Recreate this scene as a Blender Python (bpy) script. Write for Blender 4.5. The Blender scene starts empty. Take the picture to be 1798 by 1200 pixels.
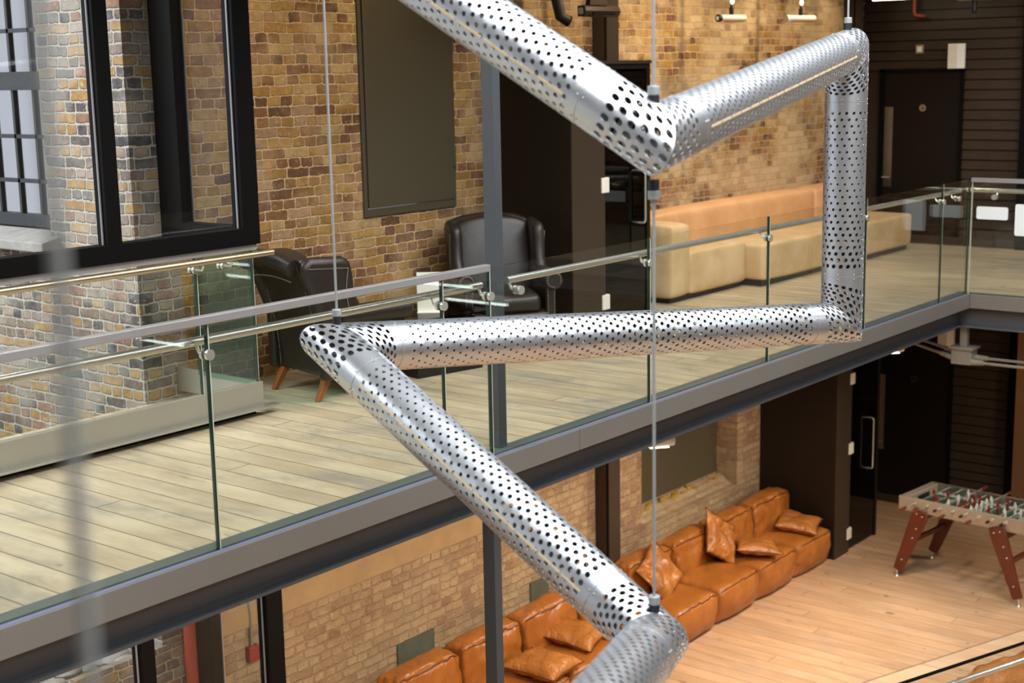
import bpy, bmesh, math, random
from mathutils import Vector, Matrix, noise
from mathutils.bvhtree import BVHTree

random.seed(7)
SC = bpy.context.scene
COL = SC.collection
PI = math.pi

# ------------------------------------------------------------------ camera, world, main lights, exposure
def cam_setup():
    yaw, pitch, roll = math.radians(51.319), math.radians(10.604), math.radians(1.130)
    cy, sy, cp, sp = math.cos(yaw), math.sin(yaw), math.cos(pitch), math.sin(pitch)
    fwd = Vector((sy * cp, cy * cp, -sp))
    right = Vector((cy, -sy, 0))
    down = fwd.cross(right)
    c, s = math.cos(roll), math.sin(roll)
    r2 = c * right + s * down
    d2 = -s * right + c * down
    cd = bpy.data.cameras.new('camera')
    cd.sensor_width = 36
    cd.lens = 2535.6 / 1798 * 36
    cd.clip_start = 0.05
    cd.clip_end = 200
    cd.dof.use_dof = True
    cd.dof.focus_distance = 8.0
    cd.dof.aperture_fstop = 2.6
    o = bpy.data.objects.new('camera', cd)
    COL.objects.link(o)
    m = Matrix((r2, -d2, -fwd)).transposed().to_4x4()
    m.translation = Vector((0, 0, 5.545))
    o.matrix_world = m
    SC.camera = o
cam_setup()

SC.view_settings.view_transform = 'Standard'
SC.view_settings.look = 'None'
SC.view_settings.gamma = 1
SC.view_settings.use_curve_mapping = False
SC.view_settings.exposure = 0.0
SC.cycles.max_bounces = 10
SC.cycles.transparent_max_bounces = 24
SC.cycles.diffuse_bounces = 4
SC.cycles.glossy_bounces = 5
SC.cycles.sample_clamp_indirect = 6.0
SC.cycles.use_denoising = True
SC.cycles.caustics_reflective = False
SC.cycles.caustics_refractive = False

W = bpy.data.worlds.new('sky')
SC.world = W
W.use_nodes = True
W.node_tree.nodes['Background'].inputs[0].default_value = (0.66, 0.69, 0.76, 1)
W.node_tree.nodes['Background'].inputs[1].default_value = 1.0

def look(o, d):
    o.rotation_euler = Vector(d).to_track_quat('-Z', 'Y').to_euler()

def area(name, loc, d, sx, sy, power, color):
    l = bpy.data.lights.new(name, 'AREA')
    l.shape = 'RECTANGLE'
    l.size, l.size_y, l.energy, l.color = sx, sy, power, color
    o = bpy.data.objects.new(name, l)
    COL.objects.link(o)
    o.location = loc
    look(o, d)
    return o

def spot(name, loc, d, power, color, ang=110, blend=0.8, rad=0.04):
    l = bpy.data.lights.new(name, 'SPOT')
    l.energy, l.color, l.spot_size, l.spot_blend, l.shadow_soft_size = power, color, math.radians(ang), blend, rad
    o = bpy.data.objects.new(name, l)
    COL.objects.link(o)
    o.location = loc
    look(o, d)
    return o

WARM = (1.0, 0.80, 0.55)
WARM2 = (1.0, 0.85, 0.66)
COOL = (0.93, 0.97, 1.0)
# skylight over the atrium
area('skylight', (6.0, 1.6, 9.3), (0, 0, -1), 13.0, 4.6, 1550, COOL)
# added fill light from behind the viewer, with no window modelled there
area('front_fill', (5.5, -4.8, 8.3), (0.05, 1, -0.35), 14.0, 1.8, 480, COOL)
# daylight falling into the light well behind the screens
area('well_daylight', (0.6, 11.2, 9.6), (1, -0.28, -0.75), 6.0, 5.0, 1500, (0.92, 0.96, 1.0))
# warm track spots washing the upper brick wall
for wx, pw in ((6.9, 30), (8.2, 26), (10.6, 40), (11.9, 60), (12.9, 60), (14.3, 60), (15.6, 50)):
    spot('wall_wash', (wx, 7.0, 6.6), (0, 0.62, -1.0), pw * 1.25, WARM, 120, 0.9)
# ceiling spots over the walkway
for wx in (4.5, 7.5, 10.2, 13.0, 15.6):
    spot('walkway_spot', (wx, 6.1, 6.7), (0, 0.05, -1), 60, WARM2, 110, 0.9)
spot('gallery_spot', (15.2, 2.6, 6.6), (0.35, 0.6, -1.0), 130, WARM2, 120, 0.9)
spot('end_wall_spot', (15.9, 4.6, 6.7), (1.0, 0.45, -0.75), 60, WARM2, 90, 0.9)
# lamps under the walkway and under the opposite gallery
for wx, pw in ((4.7, 120), (6.7, 120), (8.9, 150), (10.9, 150), (12.95, 200)):
    spot('soffit_lamp', (wx - .08, 5.65, 2.755), (-0.1, 0.55, -1.0), pw * 1.35, WARM2, 140, 0.9, 0.10)
for wx, wy, pw in ((9.6, 1.8, 90), (12.2, 2.4, 90), (14.6, 2.6, 95), (15.6, 4.4, 120)):
    spot('lower_room_lamp', (wx, wy, 2.95), (0, 0.30, -1), pw, WARM2, 145, 0.9, 0.10)

# ------------------------------------------------------------------ materials
def lin(h):
    h = h.lstrip('#')
    r = []
    for i in (0, 2, 4):
        c = int(h[i:i + 2], 16) / 255
        r.append(c / 12.92 if c <= 0.04045 else ((c + 0.055) / 1.055) ** 2.4)
    return (r[0], r[1], r[2], 1)

class NT:
    def __init__(s, name):
        s.m = bpy.data.materials.new(name)
        s.m.use_nodes = True
        s.t = s.m.node_tree
        s.t.nodes.clear()
        s.out = s.t.nodes.new('ShaderNodeOutputMaterial')
    def n(s, typ, **kw):
        nd = s.t.nodes.new(typ)
        for k, v in kw.items():
            setattr(nd, k, v)
        return nd
    def put(s, sock, v):
        if hasattr(v, 'is_output') or isinstance(v, bpy.types.NodeSocket):
            s.t.links.new(v, sock)
        else:
            sock.default_value = v
    def math(s, op, a, b=0.0, c=0.0, clamp=False):
        nd = s.n('ShaderNodeMath', operation=op, use_clamp=clamp)
        for i, v in enumerate((a, b, c)):
            s.put(nd.inputs[i], v)
        return nd.outputs[0]
    def mix(s, f, a, b, blend='MIX'):
        nd = s.n('ShaderNodeMix', data_type='RGBA', blend_type=blend)
        s.put(nd.inputs[0], f)
        s.put(nd.inputs[6], a)
        s.put(nd.inputs[7], b)
        return nd.outputs[2]
    def noise(s, vec, scale, detail=3.0, rough=0.55, dist=0.0):
        nd = s.n('ShaderNodeTexNoise')
        if vec is not None:
            s.put(nd.inputs['Vector'], vec)
        nd.inputs['Scale'].default_value = scale
        nd.inputs['Detail'].default_value = detail
        nd.inputs['Roughness'].default_value = rough
        nd.inputs['Distortion'].default_value = dist
        return nd
    def ramp(s, f, stops, interp='LINEAR'):
        nd = s.n('ShaderNodeValToRGB')
        cr = nd.color_ramp
        cr.interpolation = interp
        while len(cr.elements) < len(stops):
            cr.elements.new(0.5)
        for e, (p, c) in zip(cr.elements, stops):
            e.position = p
            e.color = c
        s.put(nd.inputs[0], f)
        return nd.outputs[0]
    def smooth(s, v, a, b):
        nd = s.n('ShaderNodeMapRange', interpolation_type='SMOOTHSTEP')
        s.put(nd.inputs[0], v)
        nd.inputs[1].default_value = a
        nd.inputs[2].default_value = b
        return nd.outputs[0]
    def xyz(s, v):
        nd = s.n('ShaderNodeSeparateXYZ')
        s.put(nd.inputs[0], v)
        return nd.outputs
    def comb(s, x, y, z):
        nd = s.n('ShaderNodeCombineXYZ')
        for i, v in enumerate((x, y, z)):
            s.put(nd.inputs[i], v)
        return nd.outputs[0]
    def pos(s):
        return s.n('ShaderNodeNewGeometry').outputs['Position']
    def obj(s):
        return s.n('ShaderNodeTexCoord').outputs['Object']
    def bump(s, h, strength, dist):
        nd = s.n('ShaderNodeBump')
        nd.inputs['Strength'].default_value = strength
        nd.inputs['Distance'].default_value = dist
        s.put(nd.inputs['Height'], h)
        return nd.outputs[0]
    def bsdf(s, color, rough=0.5, metal=0.0, normal=None, spec=0.5, coat=0.0):
        nd = s.n('ShaderNodeBsdfPrincipled')
        s.put(nd.inputs['Base Color'], color)
        s.put(nd.inputs['Roughness'], rough)
        s.put(nd.inputs['Metallic'], metal)
        nd.inputs['Specular IOR Level'].default_value = spec
        nd.inputs['Coat Weight'].default_value = coat
        if normal is not None:
            s.put(nd.inputs['Normal'], normal)
        s.t.links.new(nd.outputs[0], s.out.inputs[0])
        return nd

def plain(name, hexc, rough=0.5, metal=0.0, var=0.06, scale=6.0, spec=0.5, bump=0.0):
    t = NT(name)
    c = lin(hexc)
    nz = t.noise(t.obj(), scale, 4)
    dark = tuple(x * (1 - var * 2) for x in c[:3]) + (1,)
    lite = tuple(min(1, x * (1 + var * 2)) for x in c[:3]) + (1,)
    col = t.mix(nz.outputs[0], dark, lite)
    nrm = None
    if bump:
        nrm = t.bump(t.noise(t.obj(), scale * 12, 3).outputs[0], bump, 0.01)
    t.bsdf(col, rough, metal, nrm, spec)
    return t.m

def brick(name, palette, mortar, wash=0.0, washcol='c9b08c', ch=0.075, mw=0.011, wob=0.012, seed=0.0, mort_smear=0.0, wash_x=(-20, -19), bump=0.014):
    t = NT(name)
    p = t.xyz(t.pos())
    u0 = t.math('ADD', p[0], t.math('ADD', p[1], seed))
    uv = t.comb(u0, p[2], seed)
    nz = t.noise(uv, 5.0, 3)
    nx = t.xyz(nz.outputs['Color'])
    nz2 = t.noise(uv, 26.0, 2)
    n2 = t.xyz(nz2.outputs['Color'])
    u = t.math('ADD', u0, t.math('ADD', t.math('MULTIPLY', t.math('SUBTRACT', nx[0], 0.5), wob * 2), t.math('MULTIPLY', t.math('SUBTRACT', n2[0], 0.5), wob * 1.3)))
    v = t.math('ADD', p[2], t.math('ADD', t.math('MULTIPLY', t.math('SUBTRACT', nx[1], 0.5), wob * 2.2), t.math('MULTIPLY', t.math('SUBTRACT', n2[1], 0.5), wob)))
    vr = t.math('DIVIDE', v, ch)
    row = t.math('FLOOR', vr)
    fv = t.math('SUBTRACT', vr, row)
    par = t.math('FLOORED_MODULO', row, 2.0)
    w = t.math('SUBTRACT', 0.228, t.math('MULTIPLY', par, 0.106))
    rw = t.n('ShaderNodeTexWhiteNoise', noise_dimensions='1D')
    t.put(rw.inputs['W'], row)
    uu = t.math('ADD', t.math('DIVIDE', u, w), t.math('MULTIPLY', rw.outputs['Value'], 0.9))
    col = t.math('FLOOR', uu)
    fu = t.math('SUBTRACT', uu, col)
    idn = t.n('ShaderNodeTexWhiteNoise', noise_dimensions='3D')
    t.put(idn.inputs['Vector'], t.comb(col, row, seed))
    du = t.math('MULTIPLY', t.math('MINIMUM', fu, t.math('SUBTRACT', 1.0, fu)), w)
    dv = t.math('MULTIPLY', t.math('MINIMUM', fv, t.math('SUBTRACT', 1.0, fv)), ch)
    d = t.math('SMOOTH_MIN', du, dv, 0.016)
    fine = t.noise(uv, 60.0, 4, 0.65)
    d2 = t.math('ADD', d, t.math('MULTIPLY', t.math('SUBTRACT', fine.outputs[0], 0.5), 0.017))
    mask = t.smooth(d2, mw * 0.32, mw * 0.75)
    if mort_smear:
        sm = t.smooth(t.noise(uv, 2.2, 4, 0.6).outputs[0], 0.42, 0.66)
        mask = t.math('MULTIPLY', mask, t.math('SUBTRACT', 1.0, t.math('MULTIPLY', sm, mort_smear)))
    k = len(palette)
    bc = t.ramp(idn.outputs['Value'], [(i / k, lin(c)) for i, c in enumerate(palette)], 'CONSTANT')
    tint = t.ramp(t.noise(uv, 17.0, 6, 0.7).outputs[0], [(0.25, (0.48, 0.47, 0.45, 1)), (0.75, (1.42, 1.40, 1.36, 1))])
    bc = t.mix(0.8, bc, tint, 'MULTIPLY')
    spots = t.smooth(t.noise(uv, 34.0, 3).outputs[0], 0.62, 0.72)
    bc = t.mix(t.math('MULTIPLY', spots, 0.55), bc, lin(washcol))
    mc = t.mix(t.noise(uv, 9.0, 4).outputs[0], tuple(x * 0.6 for x in lin(mortar)[:3]) + (1,), tuple(x * 1.25 for x in lin(mortar)[:3]) + (1,))
    c = t.mix(mask, mc, bc)
    dirt = t.ramp(t.noise(uv, 0.8, 4, 0.6).outputs[0], [(0.3, (0.72, 0.70, 0.66, 1)), (0.7, (1.12, 1.12, 1.1, 1))])
    c = t.mix(0.8, c, dirt, 'MULTIPLY')
    if wash:
        wm = t.smooth(t.math('ADD', t.noise(uv, 1.1, 5, 0.65).outputs[0], t.math('MULTIPLY', fine.outputs[0], 0.15)), 0.46, 0.64)
        c = t.mix(t.math('MULTIPLY', t.math('MULTIPLY', t.math('MULTIPLY', wm, wash), t.math('ADD', 0.45, t.math('MULTIPLY', t.math('GREATER_THAN', t.xyz(idn.outputs['Color'])[1], 0.4), t.math('MULTIPLY', mask, 0.55)))), t.smooth(p[0], wash_x[0], wash_x[1])), c, lin(washcol))
    h = t.math('ADD', mask, t.math('MULTIPLY', fine.outputs[0], 0.35))
    t.bsdf(c, 0.9, 0.0, t.bump(h, 1.0, bump), 0.2)
    return t.m

def boards(name, base, lite, greyc, gap, width, x0, seed=0.0, stain=0.5, spots=0.0, rough=0.42):
    t = NT(name)
    p = t.xyz(t.pos())
    a = t.math('DIVIDE', t.math('SUBTRACT', p[0], x0), width)
    row = t.math('FLOOR', a)
    f = t.math('SUBTRACT', a, row)
    rn = t.n('ShaderNodeTexWhiteNoise', noise_dimensions='1D')
    t.put(rn.inputs['W'], t.math('ADD', row, seed))
    b = t.math('ADD', t.math('DIVIDE', p[1], 5.3), t.math('MULTIPLY', rn.outputs['Value'], 7.0))
    seg = t.math('FLOOR', b)
    fb = t.math('SUBTRACT', b, seg)
    idn = t.n('ShaderNodeTexWhiteNoise', noise_dimensions='3D')
    t.put(idn.inputs['Vector'], t.comb(row, seg, seed))
    edge = t.math('MULTIPLY', t.math('MINIMUM', f, t.math('SUBTRACT', 1.0, f)), width)
    edge2 = t.math('MULTIPLY', t.math('MINIMUM', fb, t.math('SUBTRACT', 1.0, fb)), 5.3)
    ln = t.math('SUBTRACT', 1.0, t.smooth(t.math('MINIMUM', edge, edge2), 0.0014, 0.0055))
    off = t.math('MULTIPLY', idn.outputs['Value'], 40.0)
    gv = t.comb(t.math('ADD', p[0], off), t.math('MULTIPLY', p[1], 0.10), off)
    g1 = t.noise(gv, 26.0, 5, 0.6, 0.6)
    gv2 = t.comb(t.math('ADD', p[0], off), t.math('MULTIPLY', p[1], 0.22), off)
    g2 = t.noise(gv2, 6.0, 4, 0.6)
    c = t.mix(t.smooth(g2.outputs[0], 0.35, 0.65), lin(base), lin(lite))
    c = t.mix(t.math('MULTIPLY', t.smooth(g1.outputs[0], 0.5, 0.75), 0.35), c, lin(greyc))
    pv = t.comb(p[0], t.math('MULTIPLY', p[1], 0.55), seed)
    wear = t.smooth(t.noise(pv, 2.2, 8, 0.74, 0.6).outputs[0], 0.47, 0.70)
    c = t.mix(t.math('MULTIPLY', wear, stain), c, lin(greyc))
    tone = t.ramp(idn.outputs['Value'], [(0.0, (0.92, 0.92, 0.92, 1)), (1.0, (1.06, 1.05, 1.03, 1))])
    c = t.mix(1.0, c, tone, 'MULTIPLY')
    sv_ = t.noise(t.comb(t.math('MULTIPLY', p[0], 1.6), t.math('MULTIPLY', p[1], 0.22), seed + 1.0), 9.0, 6, 0.7)
    patch = t.smooth(t.noise(t.comb(p[0], p[1], seed), 1.1, 3).outputs[0], 0.5, 0.62)
    c = t.mix(t.math('MULTIPLY', t.math('MULTIPLY', t.smooth(sv_.outputs[0], 0.56, 0.72), patch), 0.6), c, lin('5a5044'))
    kn = t.n('ShaderNodeTexVoronoi')
    t.put(kn.inputs['Vector'], t.comb(p[0], t.math('MULTIPLY', p[1], 0.55), seed + 3))
    kn.inputs['Scale'].default_value = 2.6
    knot = t.math('SUBTRACT', 1.0, t.smooth(kn.outputs['Distance'], 0.02, 0.06))
    c = t.mix(t.math('MULTIPLY', knot, 0.55), c, lin('8a5a38'))
    if spots:
        sv = t.noise(t.comb(p[0], t.math('MULTIPLY', p[1], 0.6), seed), 7.0, 2)
        sp = t.math('MULTIPLY', t.smooth(sv.outputs[0], 0.69, 0.73), spots)
        c = t.mix(sp, c, lin('6b4a26'))
    c = t.mix(t.math('MULTIPLY', ln, 0.8), c, lin(gap))
    h = t.math('SUBTRACT', t.math('MULTIPLY', g1.outputs[0], 0.2), ln)
    t.bsdf(c, rough, 0.0, t.bump(h, 0.35, 0.004), 0.35)
    return t.m

def leather(name, base, dark, rough=0.38, wr=0.5, fold=0.0):
    t = NT(name)
    o = t.obj()
    p = t.xyz(o)
    n1 = t.noise(o, 3.0, 4, 0.6)
    c = t.mix(t.smooth(n1.outputs[0], 0.3, 0.72), lin(dark), lin(base))
    n2 = t.noise(o, 9.0, 4, 0.55, 1.0)
    n3 = t.noise(o, 140.0, 2)
    h = t.math('ADD', t.math('MULTIPLY', n2.outputs[0], 0.7), t.math('MULTIPLY', n3.outputs[0], 0.04))
    if fold:
        f1 = t.noise(t.comb(t.math('MULTIPLY', p[0], 3.2), p[1], p[2]), 4.2, 2, 0.45, 0.9)
        f2 = t.noise(t.comb(t.math('ADD', p[0], p[1]), t.math('MULTIPLY', t.math('SUBTRACT', p[0], p[1]), 2.6), p[2]), 3.4, 2, 0.45, 0.8)
        def ridge(n):
            return t.math('SUBTRACT', 1.0, t.smooth(t.math('ABSOLUTE', t.math('SUBTRACT', n.outputs[0], 0.5)), 0.0, 0.11))
        h = t.math('SUBTRACT', h, t.math('MULTIPLY', t.math('ADD', ridge(f1), ridge(f2)), fold))
    r = t.math('ADD', rough - 0.05, t.math('MULTIPLY', n1.outputs[0], 0.12))
    t.bsdf(c, r, 0.0, t.bump(h, wr, 0.03), 0.5)
    return t.m

def glass(name, tint=(0.965, 0.98, 0.972, 1), f0=0.035, gain=0.75):
    t = NT(name)
    lw = t.n('ShaderNodeLayerWeight')
    lw.inputs[0].default_value = 0.5
    fr = t.math('ADD', f0, t.math('MULTIPLY', t.math('POWER', lw.outputs['Facing'], 5.0), gain), clamp=True)
    tr = t.n('ShaderNodeBsdfTransparent')
    tr.inputs[0].default_value = tint
    gl = t.n('ShaderNodeBsdfGlossy')
    gl.inputs['Roughness'].default_value = 0.0
    mx = t.n('ShaderNodeMixShader')
    t.put(mx.inputs[0], fr)
    t.t.links.new(tr.outputs[0], mx.inputs[1])
    t.t.links.new(gl.outputs[0], mx.inputs[2])
    t.t.links.new(mx.outputs[0], t.out.inputs[0])
    return t.m

def emit(name, col, strength):
    t = NT(name)
    e = t.n('ShaderNodeEmission')
    e.inputs[0].default_value = col
    e.inputs[1].default_value = strength
    t.t.links.new(e.outputs[0], t.out.inputs[0])
    return t.m

M = {}
M['brick_up'] = brick('warm_stock_brick', ['95703f', '7e5a3a', 'a27d4c', '74503a', 'a98c60', '886444', '93713f', '9c7d60', '664a36', 'a5824a'], 'd0b088', wash=0.75, seed=0.0, washcol='d6bc94', wash_x=(9.0, 12.5), mort_smear=0.4, wob=0.017)
M['brick_low'] = brick('pale_limed_brick', ['a58a70', '9a7c66', 'ad9272', 'a2866c', '94745e', 'b29878'], 'b09474', wash=0.45, washcol='bea888', seed=4.3, mort_smear=0.6, bump=0.03, wob=0.018)
M['brick_well'] = brick('weathered_grey_brick', ['7e7064', '9c7a48', '5a5452', '8a6a58', '4c4a50', 'a08050', '70605a', '948474'], 'b4aca0', wash=0.35, washcol='b8b4a8', mw=0.016, seed=9.1, mort_smear=0.3, wob=0.017)
M['brick_dim'] = brick('brown_brick', ['6a4a34', '5c3e2a', '7a5638', '50382a'], '8a7458', seed=2.0)
M['floor_up'] = boards('pale_mezzanine_boards', 'b09e80', 'c4b496', '8a857a', '3c362c', 0.1728, 3.403, 0.0, 0.75)
M['floor_low'] = boards('peach_pine_boards', 'b9916c', 'c6a07e', 'a08c78', '5e4630', 0.175, 11.53, 5.0, 0.5, 0.7)
M['plank'] = boards('border_plank', 'c8a280', 'd2b292', 'b0987c', '8a6a48', 0.6, 0.3, 11.0, 0.3)
M['fascia'] = plain('grey_painted_steel', '77736c', 0.42, 0.1, 0.02, 2)
M['lip'] = plain('sky_tinted_aluminium', '6e7284', 0.45, 0.2, 0.03, 4)  # bluish sky reflection on the lip put into its base colour
M['strip'] = plain('dark_grey_channel', '5f6660', 0.4, 0.2, 0.05, 4)
M['beam'] = plain('charcoal_steel', '55565a', 0.45, 0.1, 0.03, 3)
M['col'] = plain('slate_grey_paint', '474b4e', 0.42, 0.1, 0.03, 3)
M['blackmetal'] = plain('black_powder_coat', '050404', 0.65, 0.0, 0.1, 4, 0.12)
M['blackmatt'] = plain('black_stained_board', '170f09', 0.6, 0.0, 0.12, 3, 0.15)
M['jamb'] = plain('dark_umber_panel', '3a2f24', 0.5, 0.0, 0.05, 3, 0.3)
M['umber'] = plain('black_brown_panel', '1c130c', 0.5, 0.0, 0.06, 3, 0.3)
M['cladding'] = plain('brown_black_weatherboard', '33271c', 0.5, 0.0, 0.15, 5, 0.35)
M['olive'] = plain('olive_grey_panel', '4b4434', 0.38, 0.0, 0.03, 2)
M['chrome'] = plain('bright_chrome_lamp', 'e2dcc8', 0.35, 0.4)
M['steel'] = plain('brushed_steel', 'b9b7b0', 0.28, 1.0, 0.03, 30)
M['polish'] = plain('polished_steel', 'd8d7cc', 0.26, 0.8, 0.02, 20)
M['brass'] = plain('champagne_steel', 'b8a88c', 0.3, 0.9, 0.03, 20)
M['capgrey'] = plain('satin_aluminium', 'a8a5a5', 0.32, 0.5, 0.03, 10)
M['skirt'] = plain('satin_grey_skirt', 'a49f92', 0.3, 0.5, 0.03, 4)
M['alu'] = plain('perforated_aluminium', 'd0d3d8', 0.34, 0.88, 0.03, 9)
M['aluin'] = plain('tube_inside_shaded', '4a4a4e', 0.5, 0.6, 0.05, 9)  # inner tube faces, dimness inside put into a darker base colour
M['seam'] = plain('tan_seam', 'd8c098', 0.5, 0.1, 0.08, 20)
M['rubber'] = plain('black_rubber', '1b1c24', 0.55)
M['cable'] = plain('steel_cable', 'a4a8a8', 0.45, 0.3, 0.05, 40)
M['glass'] = glass('balustrade_glass')
M['green_glass'] = glass('green_return_glass', (0.62, 0.80, 0.73, 1), 0.04, 0.6)
M['screen_glass'] = glass('screen_glass', (0.94, 0.95, 0.955, 1), 0.03, 0.5)
M['door_glass'] = glass('smoked_door_glass', (0.22, 0.22, 0.26, 1), 0.05, 0.6)
M['window_glass'] = glass('window_glass', (0.93, 0.93, 0.94, 1), 0.05, 0.5)
M['glass_edge'] = plain('green_glass_edge', '0c2a1e', 0.15, 0.0, 0.1, 8)
M['glass_edge_light'] = plain('pale_glass_edge', 'b8b8a4', 0.25, 0.0, 0.05, 8)
M['cognac'] = leather('cognac_leather', 'b06c30', '985822', 0.30, 0.42, 0.16)
M['cognac2'] = leather('cognac_cushion_leather', 'b67438', '9a5e2a', 0.31, 0.5, 0.28)
M['tan'] = leather('tan_suede_leather', 'd4b68c', 'c2a272', 0.6, 0.2)
M['tan_warm_lit'] = leather('warm_lit_tan_leather', 'd8a87a', 'ca9868', 0.5, 0.2)  # same tan leather, orange light on the backrest put into its colour
M['pipe_dark'] = plain('dark_piping', '5a3210', 0.4)
M['chairleather'] = leather('dark_brown_leather', '2a211b', '211915', 0.40, 0.10)
M['stud'] = plain('pewter_stud', '8c8478', 0.3, 0.9)
M['oak'] = plain('orange_wood', '8a4e1c', 0.4, 0.0, 0.1, 10)
M['mahogany'] = plain('red_brown_wood', '602b1a', 0.35, 0.0, 0.12, 8)
M['champ'] = plain('champagne_metal', 'a89a86', 0.38, 0.35, 0.03, 5)
M['white'] = plain('white_plastic', 'e6e0d2', 0.4, 0.0, 0.02)
M['paper'] = plain('white_paper', 'e8eef0', 0.7, 0.0, 0.02)
M['pitch'] = plain('green_pitch', '2c4a30', 0.5, 0.0, 0.05, 10)
M['red'] = plain('red_paint', '861f1c', 0.4)
M['redpipe'] = plain('rust_red_pipe', '98402c', 0.5, 0.0, 0.1, 6)
M['skin'] = plain('player_skin', 'b08060', 0.5)
M['black'] = plain('black_plastic', '0e0d0d', 0.4)
M['white_frame'] = plain('dark_window_frame', '2c2e30', 0.45)
M['stone'] = plain('weathered_stone', '97938c', 0.8, 0.0, 0.2, 9, 0.3, 0.6)
M['greypaint'] = plain('pale_grey_paint', '857f72', 0.4, 0.1, 0.03)
M['brownpost'] = plain('brown_timber', '6b4a2c', 0.5, 0.0, 0.15, 4)
M['grill'] = plain('grey_fabric', '7a7a72', 0.8)
M['yellow'] = plain('yellow_moss', 'a8842c', 0.8, 0.0, 0.3, 20)
M['plaster'] = plain('tan_plaster', 'a88c68', 0.85, 0.0, 0.12, 5, 0.2, 0.5)
M['slate'] = plain('grey_green_slate', '55584a', 0.7, 0.0, 0.15, 9)
M['ceil'] = plain('dark_ceiling', '3a332b', 0.8)
M['dimwall'] = plain('grey_plaster', '6a6258', 0.8)
M['tube_lamp'] = emit('fluorescent_tube', (0.85, 1.0, 0.92, 1), 14.0)
M['warm_tube'] = emit('warm_strip', (1.0, 0.93, 0.7, 1), 8.0)
M['lamp_face'] = emit('warm_lamp_face', (1.0, 0.92, 0.75, 1), 5.0)
M['glint'] = emit('warm_glint', (1.0, 0.9, 0.65, 1), 2.5)  # glow standing in for the small bright highlight on the lamp fittings

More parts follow.
